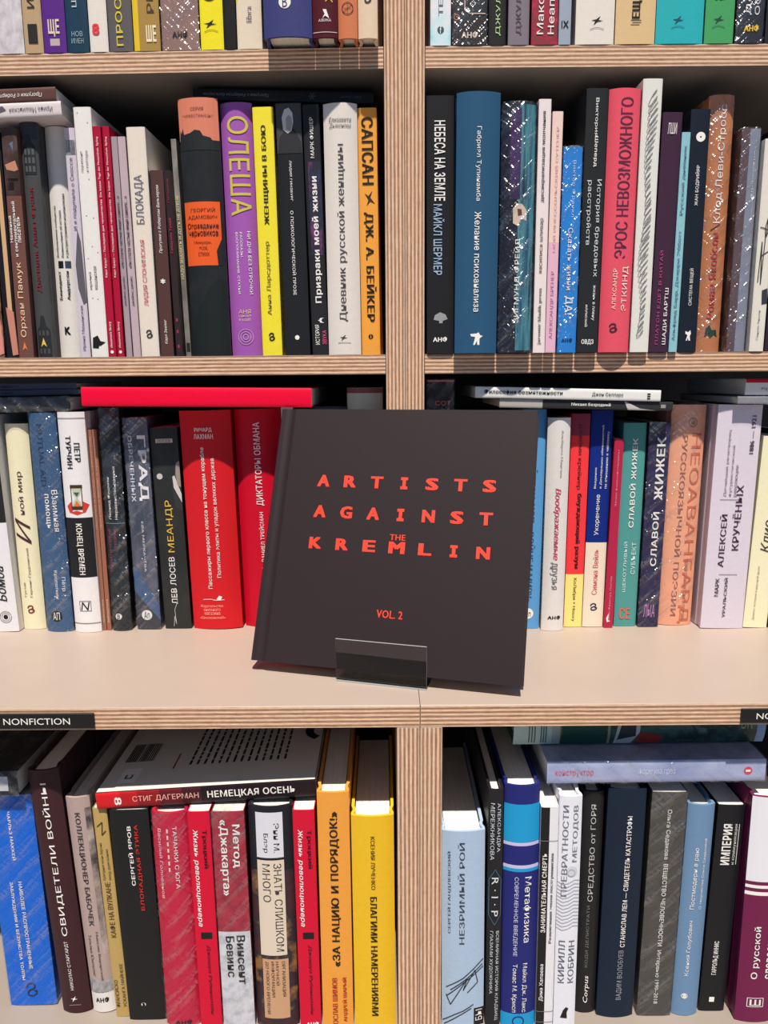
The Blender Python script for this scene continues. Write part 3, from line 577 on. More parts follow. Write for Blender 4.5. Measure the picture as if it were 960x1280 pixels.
B('2R', 'slim peach and pink paperback with faint lilac capitals', (690.5, 705.5), (681.5, 694.5), 139.5, 438, (236, 204, 194), [p(0, 1, 700, 1170, (226, 176, 196)), t('МОЙ ИНЕССОЛЬСКИЙ СУТЕНЕР', .5, .3, 228, 742, c=(206, 160, 160)), t('АЛЕКСАНДР БРЕНЕР', .5, .36, 822, 1112, c=(170, 106, 150))], cv=2, Y=.646)
B('2R', 'short bright blue wrapped paperback with large white lettering', (704.5, 728.5), (695.5, 720), 183.5, 438, (42, 130, 212), [t('Виктор Франкл', .58, .2, 370, 600, 'd', (190, 214, 236)), t('Сказать жизни', .5, .26, 645, 905, 'd', b=.01), t('ДА!', .5, .46, 930, 1010, 'd', b=.02), anf(.5, .6, 1110, 1128, (20, 44, 90))], cv=2, Y=.646, film=True)
B('2R', 'charcoal paperback with white rounded lettering running down, before the pink hardcover', (734, 761.5), (720.5, 746.5), 110.5, 438, (40, 42, 44), [t('Виктория', .48, .18, 108, 262, 'd'), t('Шеперд', .5, .18, 262, 385, 'd', b=.03), t('История бредовых', .72, .26, 437, 845, 'd', (200, 206, 206), .01), t('расстройств', .3, .26, 440, 710, 'd', (200, 206, 206), .01), t('жизнь в плену', .7, .14, 880, 1032, 'd'), t('иллюзий', .4, .13, 965, 1060, 'd'), r('ОВДЗ', .5, .58, 1115, 1140, W_, .04, n='emblem')], cv=2, Y=.648)
B('2R', 'pink hardcover with ornate dark plum title and cream capitals', (763.5, 803.5), (749, 786.5), 110, 438, (226, 84, 102), [t('ЭРОС НЕВОЗМОЖНОГО', .55, .4, 105, 765, c=(84, 40, 72), b=-.01), t('АЛЕКСАНДР', .42, .15, 810, 985, c=(250, 220, 206), b=.008), t('ЭТКИНД', .76, .22, 800, 992, c=(250, 220, 206), b=.008), pub(.42, 1048, 1084, (70, 34, 50), .22)], cv=2, Y=.648, hard=True)
scr = []
for a0, per, amp, ph in ((0, 25, .27, 0), (.6, 37, .2, 1.3)):
    ln = []
    for i in range(700):
        tt_ = i / 700 * 1010; th_ = 2 * math.pi * tt_ / per + ph
        am = amp * (.75 + .25 * math.sin(tt_ / 83 + ph)) ; dx_ = am * math.sin(th_)
        ln.append((.5 + dx_ + .06 * math.sin(tt_ / 61), 92 + tt_ - 110 * dx_ + 9 * math.cos(th_)))
    scr.append(ln)
B('2R', 'tall white paperback covered in looping grey pencil scribble', (805, 829), (787.5, 810.5), 98.5, 437, (222, 220, 212), [k(scr, .00033, (120, 120, 118), 'pencil_scribble')], cv=2, Y=.650)
B('2R', 'dark plum paperback with magenta and white capitals and a white head emblem', (829, 855), (811.5, 835), 140.5, 437, (64, 40, 60), [r('ЛШИ', .5, .46, 213, 258, (220, 210, 210), .02, n='emblem'), t('ПЛАТОН ЕДЕТ В КИТАЙ', .35, .22, 735, 1137, c=(176, 70, 122), b=.01), t('ШАДИ БАРТШ', .76, .22, 893, 1137, b=.015)], cv=2, Y=.652)
B('2R', 'slim pale blue paperback with grey blue lettering, next to the plum one', (852, 864), (835.5, 846), 165.5, 437, (140, 190, 200), [t('Альфред Барр, Джерри Эбботт', .5, .46, 655, 1120, c=(70, 104, 124)), t('Русский дневник', .5, .46, 308, 590, c=(70, 104, 124))], cv=2, Y=.652)
B('2R', 'blue black paperback with a white disc at its head', (864.5, 889), (847, 870), 136.5, 437, (28, 35, 46), [disc(.55, 268, .24, W_), disc(.55, 268, .04, K_, ly=3), t('ЖАН БОДРИЙЯР', .5, .24, 383, 547, b=.01), t('СИСТЕМА ВЕЩЕЙ', .5, .24, 810, 968), g([(.36, 1078), (.5, 1084), (.62, 1075), (.66, 1090), (.6, 1100), (.64, 1120), (.55, 1120), (.52, 1106), (.46, 1120), (.4, 1120), (.48, 1096), (.36, 1090)], W_, 'emblem')], cv=2, Y=.654)
B('2R', 'wrapped caramel brown hardcover with red and white lettering', (888.5, 925), (870.5, 903), 118.5, 436, (192, 124, 84), [t('Роман Якобсон', .5, .3, 655, 1020, c=(186, 62, 56), b=.008), k([[(.3, 645), (.68, 620)]], .0008, (60, 50, 46)), t('Клод Леви-Стросс', .55, .34, 135, 615, b=-.005), g([(.3, 1100), (.36, 1060), (.5, 1048), (.6, 1070), (.8, 1068), (.86, 1100), (.7, 1090), (.56, 1106), (.45, 1090)], (40, 66, 54), 'emblem')], cv=2, Y=.668, hard=True, film=True)
B('2R', 'mauve brown book in crinkled silvery wrap beside the caramel hardcover', (926, 953.5), (903.5, 933.5), 160.5, 436, (96, 76, 80), [p(.42, 1, 240, 1165, (132, 136, 152)), t('философия', .72, .1, 330, 520, c=(210, 210, 214)), t('исследования', .8, .08, 480, 620, c=(200, 200, 206))], cv=2, Y=.660, film=True)
scr2 = [[(.2, 870), (.3, 700), (.4, 880), (.5, 690), (.45, 640), (.6, 600), (.55, 680), (.75, 640), (.7, 590)], [(.1, 640), (.9, 655)], [(.3, 760), (.8, 740)]]
B('2R', 'cream paperback with black handwriting at the far end of the upper shelf', (954.5, 976), (934.5, 954), 173.5, 436, (222, 216, 204), [k(scr2, .0007, (60, 58, 56)), g([(.55, 905), (.95, 895), (1, 960), (.6, 965)], (50, 56, 62)), t('Генрих Аншин', .5, .2, 990, 1115, c=(130, 124, 116))], cv=2, Y=.654)
B('2R', 'dark plum book past the handwritten cream one on the upper shelf', (984, 1004), (956, 974), 150, 436, (52, 40, 50), cv=2, Y=.656)

# ---- shelf above the counter, first bay
B('3L', 'white paperback with a black top half and an atom emblem', (-39, -8), (-5, 26), 520, 790, (226, 223, 226), [p(0, 1, 150, 690, (36, 34, 36)), t('Бомба', .45, .42, 890, 1060, c=K_, sh=.25, b=.01), ring(.5, 1135, .26, (90, 90, 96), wd=.08), ring(.5, 1135, .18, (90, 90, 96), wd=.1), disc(.5, 1135, .1, K_)], cv=3)
B('3L', 'cream paperback with a dark italic title and flourished first letter', (1, 33), (27.5, 56), 530, 787, (232, 225, 190), [t('ной мир', .5, .3, 455, 652, c=(76, 42, 46)), t('И', .42, .66, 665, 790, c=(76, 42, 46), sh=.4, b=-.01), t('Густав', .28, .13, 970, 1038, c=(84, 66, 60)), t('Герлинг-Грудзинский', .55, .13, 808, 1040, c=(84, 66, 60)), pub(.45, 1080, 1115, (120, 34, 40), .26)], cv=3, hard=True)
B('3L', 'wrapped slate blue hardcover with white two line title running down', (31.5, 67.5), (58.5, 90), 516.5, 790, (62, 92, 128), [t('MUTUAL AID', .42, .2, 240, 520, 'd', (34, 52, 84)), t('Взаимная', .76, .19, 538, 730, 'd', b=.01), t('помощь', .46, .19, 555, 715, 'd', b=.025), t('Пётр', .8, .15, 945, 1012, 'd'), t('Кропоткин', .55, .15, 912, 1046, 'd'), disc(.45, 1130, .22, K_), r('АП', .45, .26, 1112, 1148, W_, .01, n='emblem', ly=4)], cv=3, hard=True, film=True)
B('3L', 'white hardcover with an hourglass picture and a broad black band', (69, 104), (92.5, 127), 515.5, 791, (232, 228, 228), [
    k([[(0, 215), (1, 215)], [(0, 1165), (1, 1165)]], .0005, K_), t('ПЕТР', .68, .2, 325, 410, 'd', K_, .03), t('ТУРЧИН', .38, .2, 292, 440, 'd', K_, .03),
    p(.3, .75, 514, 530, (70, 46, 34), 'picture', 2), p(.3, .75, 612, 628, (70, 46, 34), 'picture', 2), g([(.36, 530), (.7, 530), (.66, 555), (.55, 572), (.66, 592), (.7, 612), (.36, 612), (.4, 592), (.5, 572), (.4, 555)], (182, 196, 170), 'picture'), g([(.42, 548), (.64, 548), (.54, 568)], (60, 90, 80), 'picture', 3), g([(.52, 585), (.66, 610), (.4, 610)], (232, 110, 50), 'picture', 3), g([(.12, 612), (.3, 590), (.34, 636), (.5, 632), (.7, 640), (.74, 590), (.94, 606), (.8, 640), (.5, 652), (.2, 640)], (206, 60, 44), 'picture', 2), k([[(.33, 530), (.33, 612)], [(.72, 530), (.72, 612)]], .0007, (90, 60, 40), 'picture'),
    p(0, 1, 665, 945, (30, 29, 31)), t('КОНЕЦ ВРЕМЕН', .5, .26, 692, 932, 'd', b=.03), k([[(.3, 1058), (.72, 1058), (.72, 1105), (.3, 1105), (.3, 1058)]], .0004, K_, 'emblem'), r('N', .51, .34, 1062, 1101, K_, 0, .2, n='emblem')], cv=3, hard=True, coat=.2)
for a, b_, lab in (((108.5, 114), (128, 133.5), 'very thin copper brown booklet, first of a pair beside the hourglass hardcover'), ((114.5, 120), (134, 139.5), 'very thin copper brown booklet, second of a pair, touching the black wrapped book')):
    B('3L', lab, a, b_, 537.5, 788, (152, 100, 80), [t('прогулки и беседы о прекрасном', .5, .4, 300, 720, c=(214, 176, 156)), t('библиотека', .5, .4, 1050, 1160, c=(226, 196, 170))], cv=3, Y=.679)
B('3L', 'wrapped black green hardcover with two lines of small white serif lettering', (121, 148.5), (140.5, 165.5), 510.5, 789, (40, 45, 48), [t('Леонид Фишман', .3, .16, 478, 672), t('Неравенство равных', .64, .17, 428, 672), k([[(0, 690), (1, 690)]], .0004, (150, 156, 158)), t('ПОЛИТИЧЕСКАЯ', .2, .13, 718, 915, c=(150, 74, 96), b=.015), t('ТЕОРИЯ', .5, .13, 718, 806, c=(150, 74, 96), b=.015), disc(.4, 1132, .17, (226, 224, 220)), r('в', .4, .14, 1122, 1143, K_, n='emblem', ly=4)], cv=3, hard=True, film=True)
CITY = picture([(40, 44, 56), (66, 72, 86), (96, 98, 112), (52, 56, 70)], 60, (1, 1, .25))
B('3L', 'wrapped dusky blue city picture book with huge white block letters', (149.5, 183.5), (170, 202), 523, 787, CITY, [t('ГРАД', .7, .4, 292, 588, 'd', (236, 232, 232), .04), t('ОБРЕЧЕННЫХ', .27, .17, 292, 592, 'd', (214, 218, 228), .03), t('ЕВА МЕРКАЧЁВА', .55, .11, 683, 918, 'd', (206, 206, 212), .03), g([(0, 900), (.2, 905), (1, 1080), (1, 1150), (0, 1010)], (66, 92, 128), 'picture', 1), g([(0, 1010), (1, 1150), (1, 1195), (0, 1195)], (56, 60, 68), 'picture', 1), disc(.45, 1125, .22, (228, 226, 226)), r('Ап', .45, .24, 1108, 1142, K_, n='emblem', ly=4)], cv=3, film=True)
B('3L', 'black photographic hardcover with a white name and golden title', (185, 220.5), (206, 239.5), 535, 786, picture([(34, 35, 34), (42, 43, 42), (60, 60, 58)], 22), [p(.2, .82, 310, 328, (206, 190, 180)), r('ЛОСЕВ', .5, .5, 313, 325, (80, 70, 66)), g([(.75, 620), (.68, 500), (.8, 470), (.86, 370), (1, 340), (1, 640)], (52, 52, 52), 'picture', 1), g([(.84, 470), (.88, 420), (1, 410), (1, 530), (.88, 520)], (150, 138, 130), 'picture', 2), g([(.72, 480), (.8, 475), (1, 560), (1, 600), (.74, 530)], (200, 196, 190), 'picture', 2), disc(.25, 478, .11, (190, 188, 182), 'picture'), t('МЕАНДР', .5, .28, 588, 828, c=(220, 178, 74), b=.005), t('ЛЕВ ЛОСЕВ', .45, .22, 850, 1072), k([[(.35, 1180), (.4, 1130), (.45, 1170), (.42, 1100), (.55, 1060), (.5, 1000)]], .0004, (190, 188, 186))], cv=3)
B('3L', 'thick scarlet hardcover with two white columns of small serif lettering', (221.5, 286), (241, 302.5), 514, 787, (206, 30, 38), [r('РИЧАРД', .47, .34, 258, 279, (250, 226, 220), .03), r('ЛАХМАН', .47, .38, 286, 308, (250, 226, 220), .03), t('Пассажиры первого класса на тонущем корабле', .43, .1, 345, 1000, c=(250, 226, 220), b=.02), t('Политика элиты и упадок великих держав', .62, .1, 395, 948, c=(250, 220, 214), b=.01), g([(.52, 1052), (.58, 1034), (.64, 1040), (.6, 1058)], W_, 'emblem'), k([[(.25, 1052), (.4, 1050), (.52, 1056), (.68, 1054)]], .0006, (250, 210, 200), 'emblem'), r('Издательство', .42, .46, 1076, 1092, (244, 160, 140)), r('книжного', .42, .34, 1095, 1108, (244, 160, 140)), r('магазина', .42, .32, 1112, 1126, (244, 160, 140)), r('«Циолковский»', .42, .52, 1132, 1148, (244, 160, 140))], cv=3, hard=True, bulge=.005)
B('3L', 'crimson hardcover with tall white condensed title, partly behind the big black square book', (290, 349), (306, 362), 512, 784, (200, 12, 42), [t('ДИКТАТОРЫ ОБМАНА', .5, .17, 233, 610, c=(248, 226, 224), b=.02), t('ДАНИЕЛ ТРЕЙСМАН', .5, .12, 640, 875, c=(248, 226, 224), b=.01), t('СЕРГЕЙ ГУРИЕВ', .5, .12, 895, 1100, c=(248, 226, 224), b=.01)], cv=3, hard=True, bulge=.006)
B('3L', 'pale grey paperback showing as a sliver behind the big black square book', (350.5, 366), (363, 377), 508, 785, (200, 198, 200), cv=3)
B('3L', 'tall navy hardcover rising above the black square book', (389, 433), (396, 436), 485, 786, (54, 56, 76), cv=3, hard=True, bulge=.005, Y=.683)
B('3L', 'tall grey green hardcover with a maroon head band, beside the plywood upright', (435, 484), (440, 485), 485, 786, (206, 206, 196), [p(0, 1, 70, 98, (150, 84, 92))], cv=3, hard=True, bulge=.006, Y=.683)

# ---- shelf above the counter, second bay
B('3R', 'tall wrapped black book with a pink top edge behind the black square book', (534, 567.5), (533, 565), 475, 785, (44, 40, 44), [r('СОТ', .6, .6, 130, 150, (230, 110, 100)), p(0, 1, 36, 46, (226, 130, 120))], cv=3, Y=.680, film=True)
B('3R', 'sky blue hardcover half hidden by the black square book', (654, 684), (644, 674.5), 512, 786, (92, 156, 210), [t('НАЙТЕ НА ИСП. «ВОЙНЕ И МИРУ»', .55, .34, 380, 1062, 'd', (50, 84, 130)), disc(.5, 1118, .24, W_), r('Ап', .5, .26, 1105, 1132, K_, n='emblem', ly=4)], cv=3)
B('3R', 'grey white hardcover with a slanted rose title above tall grey letters', (685, 715), (676.5, 704), 522.5, 789, (222, 217, 214), [t('Альберто Мангель', .62, .13, 270, 485, 'd', (140, 136, 138)), t('Воображаемые', .5, .32, 530, 862, 'd', (206, 66, 96), .005, .25), t('друзья', .45, .34, 875, 1002, 'd', (110, 108, 110)), anf(.55, .6, 1128, 1146, K_)], cv=3, hard=True, coat=.2)
B('3R', 'red paperback with a pale yellow foot and bold dark lettering', (715.5, 738.5), (704.5, 727), 517.5, 784, (240, 60, 64), [p(0, 1, 195, 292, (140, 44, 72)), p(0, 1, 930, 1190, (240, 222, 130)), t('джейми крейнер', .5, .27, 240, 535, 'd', (90, 24, 40)), t('блуждающий разум', .55, .3, 553, 902, 'd', (60, 20, 34), .03), t('КоЛибри × History', .5, .22, 948, 1155, 'd', (80, 70, 50))], cv=3)
B('3R', 'paperback with a royal blue top and cream lower half', (740, 768), (728, 753), 513, 784, (18, 42, 126), [p(0, 1, 780, 1190, (232, 216, 196)), t('Укоренение', .48, .26, 558, 746), t('Введение', .3, .11, 435, 530), t('в Декларацию обязанностей', .56, .12, 245, 530), t('по отношению к человеку', .82, .12, 272, 530), t('Симона Вейль', .5, .26, 812, 1027, c=(206, 74, 96)), pub(.5, 1070, 1102, (24, 30, 70), .28)], cv=3)
B('3R', 'thin short crimson paperback squeezed beside the teal one', (768.5, 780), (754, 766), 549, 785, (176, 38, 72), [t('Жан-Франсуа Лиотар', .5, .24, 940, 1150, c=(222, 150, 160)), t('Зачем философствовать?', .5, .24, 360, 615, c=(222, 150, 160)), g([(.2, 1140), (.5, 1115), (.4, 1150), (.7, 1155), (.3, 1160)], W_, 'emblem')], cv=3)
B('3R', 'teal paperback with white rounded capitals and an orange emblem', (780.5, 810), (767, 795.5), 529, 783, (80, 150, 146), [t('СЛАВОЙ ЖИЖЕК', .5, .28, 305, 712, b=.025), t('ЩЕКОТЛИВЫЙ', .35, .19, 778, 1015, c=(214, 230, 224)), t('СУБЪЕКТ', .72, .19, 780, 930, c=(214, 230, 224)), r('СЕ', .45, .5, 1090, 1145, (206, 110, 84), .04, n='emblem')], cv=3)
B('3R', 'wrapped dark indigo paperback with wobbly hand drawn white letters', (812, 840), (796.5, 822.5), 529, 784, (46, 41, 72), [t('СЛАВОЙ', .5, .38, 640, 892, b=.03, c=W_), t('ЖИЖЕК', .58, .4, 300, 585, b=.035), r('ЛЫА', .5, .56, 1075, 1135, (190, 130, 190), .01, n='emblem')], cv=3, film=True)
B('3R', 'thick wrapped peach hardcover with overlapping orange outline letters', (841.5, 886), (823.5, 864), 506.5, 782, (238, 168, 134), [t('НЕОАВАНГАРД', .72, .36, 280, 1165, 'd', (206, 112, 78), -.01), t('РУССКОЯЗЫЧНОЙ ПОЭЗИИ', .42, .2, 290, 1130, 'd', (150, 96, 84), -.01), t('СЕВЕР ГРАММАТИКА И ПОЭЗИЯ', .7, .1, 860, 1150, 'd', (150, 90, 74)), ring(.6, 232, .13, (110, 84, 80), wd=.12), r('ЯВ', .6, .12, 222, 243, (110, 84, 80), n='emblem')], cv=3, hard=True, film=True, bulge=.004)
B('3R', 'thick lilac hardcover with plum lettering in dancing sizes', (899, 955), (876, 928), 506.5, 786, (214, 204, 216), [
    t('АЛЕКСЕЙ', .32, .17, 650, 897, c=(66, 28, 56), b=.015), t('КРУЧЁНЫХ', .62, .2, 515, 817, c=(66, 28, 56), b=.015), t('МАРК', .3, .09, 950, 1036, c=(60, 40, 56), b=.01), t('УРАЛЬСКИЙ', .5, .09, 948, 1137, c=(60, 40, 56), b=.01), t('Дичайший речетворец', .3, .075, 265, 568, c=(130, 110, 130)), t('футуристической', .42, .075, 335, 568, c=(130, 110, 130)), t('революции', .54, .075, 425, 568, c=(130, 110, 130)), t('1886 — 1921', .82, .1, 202, 372, c=(66, 40, 60), b=.015), k([[(.2, 582), (.62, 582)], [(.32, 932), (.75, 932)]], .0004, (90, 60, 84))], cv=3, hard=True, bulge=.0012, rough=.5)
B('3R', 'cream paperback with a large dark italic word at the end of the counter row', (955.5, 986), (928.5, 958.5), 546, 785, (236, 229, 192), [t('Клио', .55, .4, 680, 830, c=(60, 52, 50), sh=.3), t('Диалог истории и научной души', .38, .12, 895, 1150, c=(150, 140, 110))], cv=3)
B('3R', 'dark brown book past the cream one at the end of the counter row', (990, 1010), (960, 980), 540, 785, (60, 48, 50), cv=3)

# ---- base unit, first bay
B('4L', 'wrapped bright blue paperback with two lines of white capitals', (-22, 38), (13, 72), 995, 1257, (6, 100, 208), [t('ЧАРЛЬЗ МАККЕЙ', .5, .08, 430, 618, 'd', b=.03), t('НАИБОЛЕЕ РАСПРОСТРАНЕННЫЕ', .55, .075, 703, 1055, 'd', b=.025), t('ЗАБЛУЖДЕНИЯ И БЕЗУМСТВА ТОЛПЫ', .36, .075, 703, 1100, 'd', b=.025), pub(.5, 1115, 1168, (20, 34, 70), .2)], cv=4, film=True, depth=.14)
B('4L', 'dark maroon hardcover with a tall white serif title', (33, 69), (76, 115), 964.5, 1267, (62, 34, 38), [t('СВИДЕТЕЛИ ВОЙНЫ', .5, .27, 318, 918, b=.006), t('НИКОЛАС СТАРГАРДТ', .5, .13, 940, 1142), bird(.5, 1180, (.12, 12), W_), wave(.5, 1205, .2, (170, 150, 140))], cv=4, hard=True, depth=.15)
PTG = picture([(170, 150, 146), (186, 168, 160), (60, 54, 60), (206, 190, 180)], 26)
B('4L', 'mauve pictorial hardcover with condensed black title and butterfly sketches', (80.5, 109), (115.5, 145), 998, 1266, (176, 154, 148), [p(.78, 1, 420, 1000, PTG, 'picture'), t('КОЛЛЕКЦИОНЕР БАБОЧЕК', .45, .26, 435, 878, 'd', (52, 42, 44), .005), t('Максим Винарский', .62, .13, 905, 1102, 'd', (80, 66, 66)), t('Татьяна Юмтюляг', .3, .13, 915, 1085, 'd', (80, 66, 66)), p(0, 1, 1150, 1240, (224, 218, 214)), p(0, 1, 1100, 1155, picture([(110, 110, 116), (190, 186, 184)], 200), 'picture'), anf(.5, .6, 1172, 1194, K_)], cv=4, hard=True)
B('4L', 'narrow gold paperback with hand drawn black lettering', (109.5, 127.5), (146, 162.5), 965, 1271, (184, 154, 94), [t('КАФЕ НА ВУЛКАНЕ', .5, .42, 590, 855, c=(60, 48, 34)), t('Культурная жизнь Берлина', .32, .26, 405, 580, c=(70, 56, 40)), t('между двумя войнами', .72, .26, 435, 580, c=(70, 56, 40)), t('ФРАНСИСКО', .25, .3, 1065, 1200, c=(60, 48, 34)), t('УСКАНГА МАЙНЕКЕ', .72, .3, 985, 1200, c=(60, 48, 34)), k([[(.2, 330), (.6, 310), (.5, 370), (.8, 350)]], .0008, (70, 56, 40))], cv=5)
B('4L', 'thick black paperback with white name and red title', (134, 185), (163, 207.5), 1006, 1275, (30, 30, 31), [t('СЕРГЕЙ ЯРОВ', .46, .12, 445, 688, b=.03), t('БЛОКАДНАЯ ЭТИКА', .66, .11, 440, 792, c=(206, 46, 40), b=.025), disc(.42, 1195, .06, W_), pub(.42, 1188, 1202, K_, .05)], cv=5)
B('4L', 'thick wrapped crimson paperback with small pale capitals and a dashed line', (186, 233), (208, 250), 1011, 1284, (192, 26, 62), [t('Василий Голованов', .22, .1, 460, 745, 'd', (244, 200, 206)), t('ТАЧАНКИ С ЮГА', .66, .11, 450, 702, 'd', (244, 214, 216), .01), k([[(.45, 460 + i * 26), (.45, 476 + i * 26)] for i in range(7)], .0012, (244, 200, 206)), anf(.55, .5, 1262, 1280, K_)], cv=5, film=True, hard=True)
TRO = lambda: [t('Троцкий', .72, .25, 480, 632, 'd', (50, 14, 26), .01), t('Жизнь революционера', .3, .27, 478, 868, 'd', (250, 230, 230), .02, .2), p(.28, .8, 893, 920, K_), t('Джошуа Рубинштейн', .58, .2, 945, 1238, 'd', (60, 14, 28), 0, .2)]
B('4L', 'scarlet paperback with slanted white title beside the crimson wrapped one', (232, 262), (251, 278), 1015, 1285, (208, 18, 52), TRO(), cv=5)
B('4L', 'wrapped paperback, red marbled above and grey marbled below', (264, 304), (279, 320.5), 1015, 1285, picture([(112, 24, 44), (160, 36, 58), (180, 44, 66)], 110), [p(0, 1, 890, 1310, picture([(150, 152, 162), (206, 206, 212), (226, 226, 230)], 110)), t('Метод', .72, .27, 460, 630, 'd', b=.03), t('«Джакарта»', .34, .3, 440, 742, 'd', b=.03), t('Винсент', .7, .27, 905, 1107, 'd', K_, .03), t('Бевинс', .36, .27, 908, 1078, 'd', K_, .03)], cv=5, film=True)
FIG = picture([(34, 28, 32), (70, 34, 40), (40, 34, 46), (150, 104, 60), (44, 36, 40)], 40)
B('4L', 'thick black pictorial hardcover with white, beige and peach label panels', (307.5, 365), (321, 373.5), 1008, 1285, (30, 32, 40), [p(.02, .98, 640, 1300, FIG, 'picture'), p(.17, .78, 408, 587, (214, 214, 222), 'label_panel', 2), p(.17, .78, 597, 987, (218, 202, 182), 'label_panel', 2), p(.2, .8, 1003, 1255, (198, 154, 118), 'label_panel', 2), t('Энн М.', .63, .13, 450, 566, 'd', K_), t('Блэр', .38, .13, 490, 566, 'd', K_), t('ЗНАТЬ СЛИШКОМ', .63, .18, 610, 970, 'd', (60, 52, 48)), t('МНОГО', .37, .18, 612, 765, 'd', (60, 52, 48)), t('ОРГАНИЗАЦИЯ', .68, .09, 1012, 1162, 'd', (70, 50, 40)), t('НАУЧНОЙ', .55, .09, 1012, 1112, 'd', (70, 50, 40)), t('ИНФОРМАЦИИ', .43, .09, 1012, 1162, 'd', (70, 50, 40)), t('ДО НОВОГО ВРЕМЕНИ', .3, .09, 1014, 1236, 'd', (70, 50, 40))], cv=5, hard=True)
B('4L', 'scarlet paperback with slanted white title leaning on the orange hardcover', (366, 392), (375, 402.5), 1013, 1286, (208, 18, 52), TRO() + [anf(.6, .6, 1268, 1290, W_)], cv=5)
B('4L', 'orange hardcover with a heavy black title and small red names', (394.5, 437), (405, 441), 991, 1286, (232, 156, 64), [t('«ЗА НАЦИЮ И ПОРЯДОК!»', .52, .3, 405, 1032, c=(34, 26, 22), b=.03), t('ЯРОСЛАВ ШИМОВ', .42, .17, 1080, 1310, c=(190, 50, 40), b=.01), t('АНДРЕЙ ШАРЫЙ', .74, .17, 1080, 1268, c=(190, 50, 40), b=.01)], cv=5, hard=True, bulge=.0015)
B('4L', 'golden yellow hardcover with black capitals, beside the lower plywood upright', (438.5, 492), (444, 495), 1021, 1286, (230, 184, 40), [t('КСЕНИЯ ЛУЧЕНКО', .5, .1, 508, 718, 'd', (60, 44, 24)), t('БЛАГИМИ НАМЕРЕНИЯМИ', .5, .16, 748, 1242, 'd', (40, 30, 24), .025)], cv=5, hard=True, bulge=.0025)

# ---- base unit, second bay
SK = [[(.1, 1130), (.5, 1090), (.98, 1020)], [(.12, 1165), (.5, 1110), (.98, 1050)], [(.2, 1200), (.6, 1090), (.96, 1040)], [(.1, 1160), (.2, 1200)], [(.2, 1140), (.6, 1090), (.5, 1140), (.78, 1060)], [(.02, 1270), (.3, 1240), (.5, 1225), (.75, 1200)], [(.05, 1285), (.35, 1250), (.7, 1215)], [(.78, 1060), (.85, 1110), (.6, 1150)]]
B('4R', 'thick pale blue grey hardcover with thin black scratched lines near its foot', (552.5, 606.5), (552, 605), 1040, 1286, (168, 188, 212), [t('СЕРГЕЙ ГАНДЛЕВСКИЙ', .17, .09, 590, 910, c=(70, 76, 92)), t('НЕЗРИМЫЙ РОЙ', .45, .16, 555, 952, c=(52, 56, 70)), k(SK, .0007, (40, 40, 46)), p(.76, 1, 1218, 1290, K_), t('БЫ', .88, .16, 1225, 1270)], cv=4, hard=True, bulge=.003, depth=.14)
B('4R', 'narrow black hardcover with spaced initials in a blue ornamental frame', (611.5, 630), (606.5, 625), 988, 1286, (34, 34, 38), [t('АЛЕКСАНДРА', .68, .26, 395, 582, 'd', (200, 206, 210)), t('МЕРЕЖНИКОВА', .28, .26, 395, 614, 'd', (200, 206, 210)), t('R · I · P', .5, .44, 682, 836, 'd', (210, 216, 214)), k([[(.1, 690), (.5, 650), (.9, 690)], [(.1, 830), (.5, 870), (.9, 830)], [(.1, 690), (.1, 830)], [(.9, 690), (.9, 830)]], .0004, (70, 110, 140)), t('ВСЕМИРНАЯ ИСТОРИЯ КЛАДБИЩ', .7, .24, 895, 1262, 'd', (200, 206, 210)), t('ГЛАЗАМИ ХУДОЖНИКА', .3, .24, 895, 1152, 'd', (200, 206, 210))], cv=4, hard=True, depth=.15)
NV, CYA, LIL = (34, 40, 112), (24, 150, 204), (196, 190, 226)
B('4R', 'navy hardcover with a broad cyan band and lilac stripes', (631.5, 677), (626.5, 668), 983, 1286, NV, [p(0, 1, 400, 545, CYA), p(0, 1, 546, 559, LIL), p(0, 1, 634, 647, LIL), p(0, 1, 647, 660, CYA), p(0, 1, 1237, 1310, CYA), t('Метафизика', .68, .24, 680, 942, 'd'), t('СОВРЕМЕННОЕ ВВЕДЕНИЕ', .36, .13, 680, 997, 'd', (206, 208, 230)), t('Майкл Дж. Лакс', .66, .16, 1027, 1230, 'd'), t('Томас М. Крисп', .36, .16, 1030, 1230, 'd'), ring(.5, 1268, .18, NV)], cv=4, hard=True, bulge=.004, depth=.15)
B('4R', 'slim book split lengthwise black and white with small lettering', (677.5, 699), (669, 691), 1009, 1286, (226, 224, 228), [p(0, .48, 415, 1310, K_), k([[(0, 542), (1, 542)], [(0, 1226), (1, 1226)], [(0, 1270), (1, 1270)]], .0004, (130, 130, 134)), t('ЗАНИМАТЕЛЬНАЯ СМЕРТЬ', .26, .26, 590, 902, b=.03), t('Развлечения эпохи постгуманизма', .7, .2, 590, 945, c=(70, 70, 76), b=.01), t('Дина Хапаева', .26, .25, 1030, 1182, b=.01)], cv=4, depth=.14)
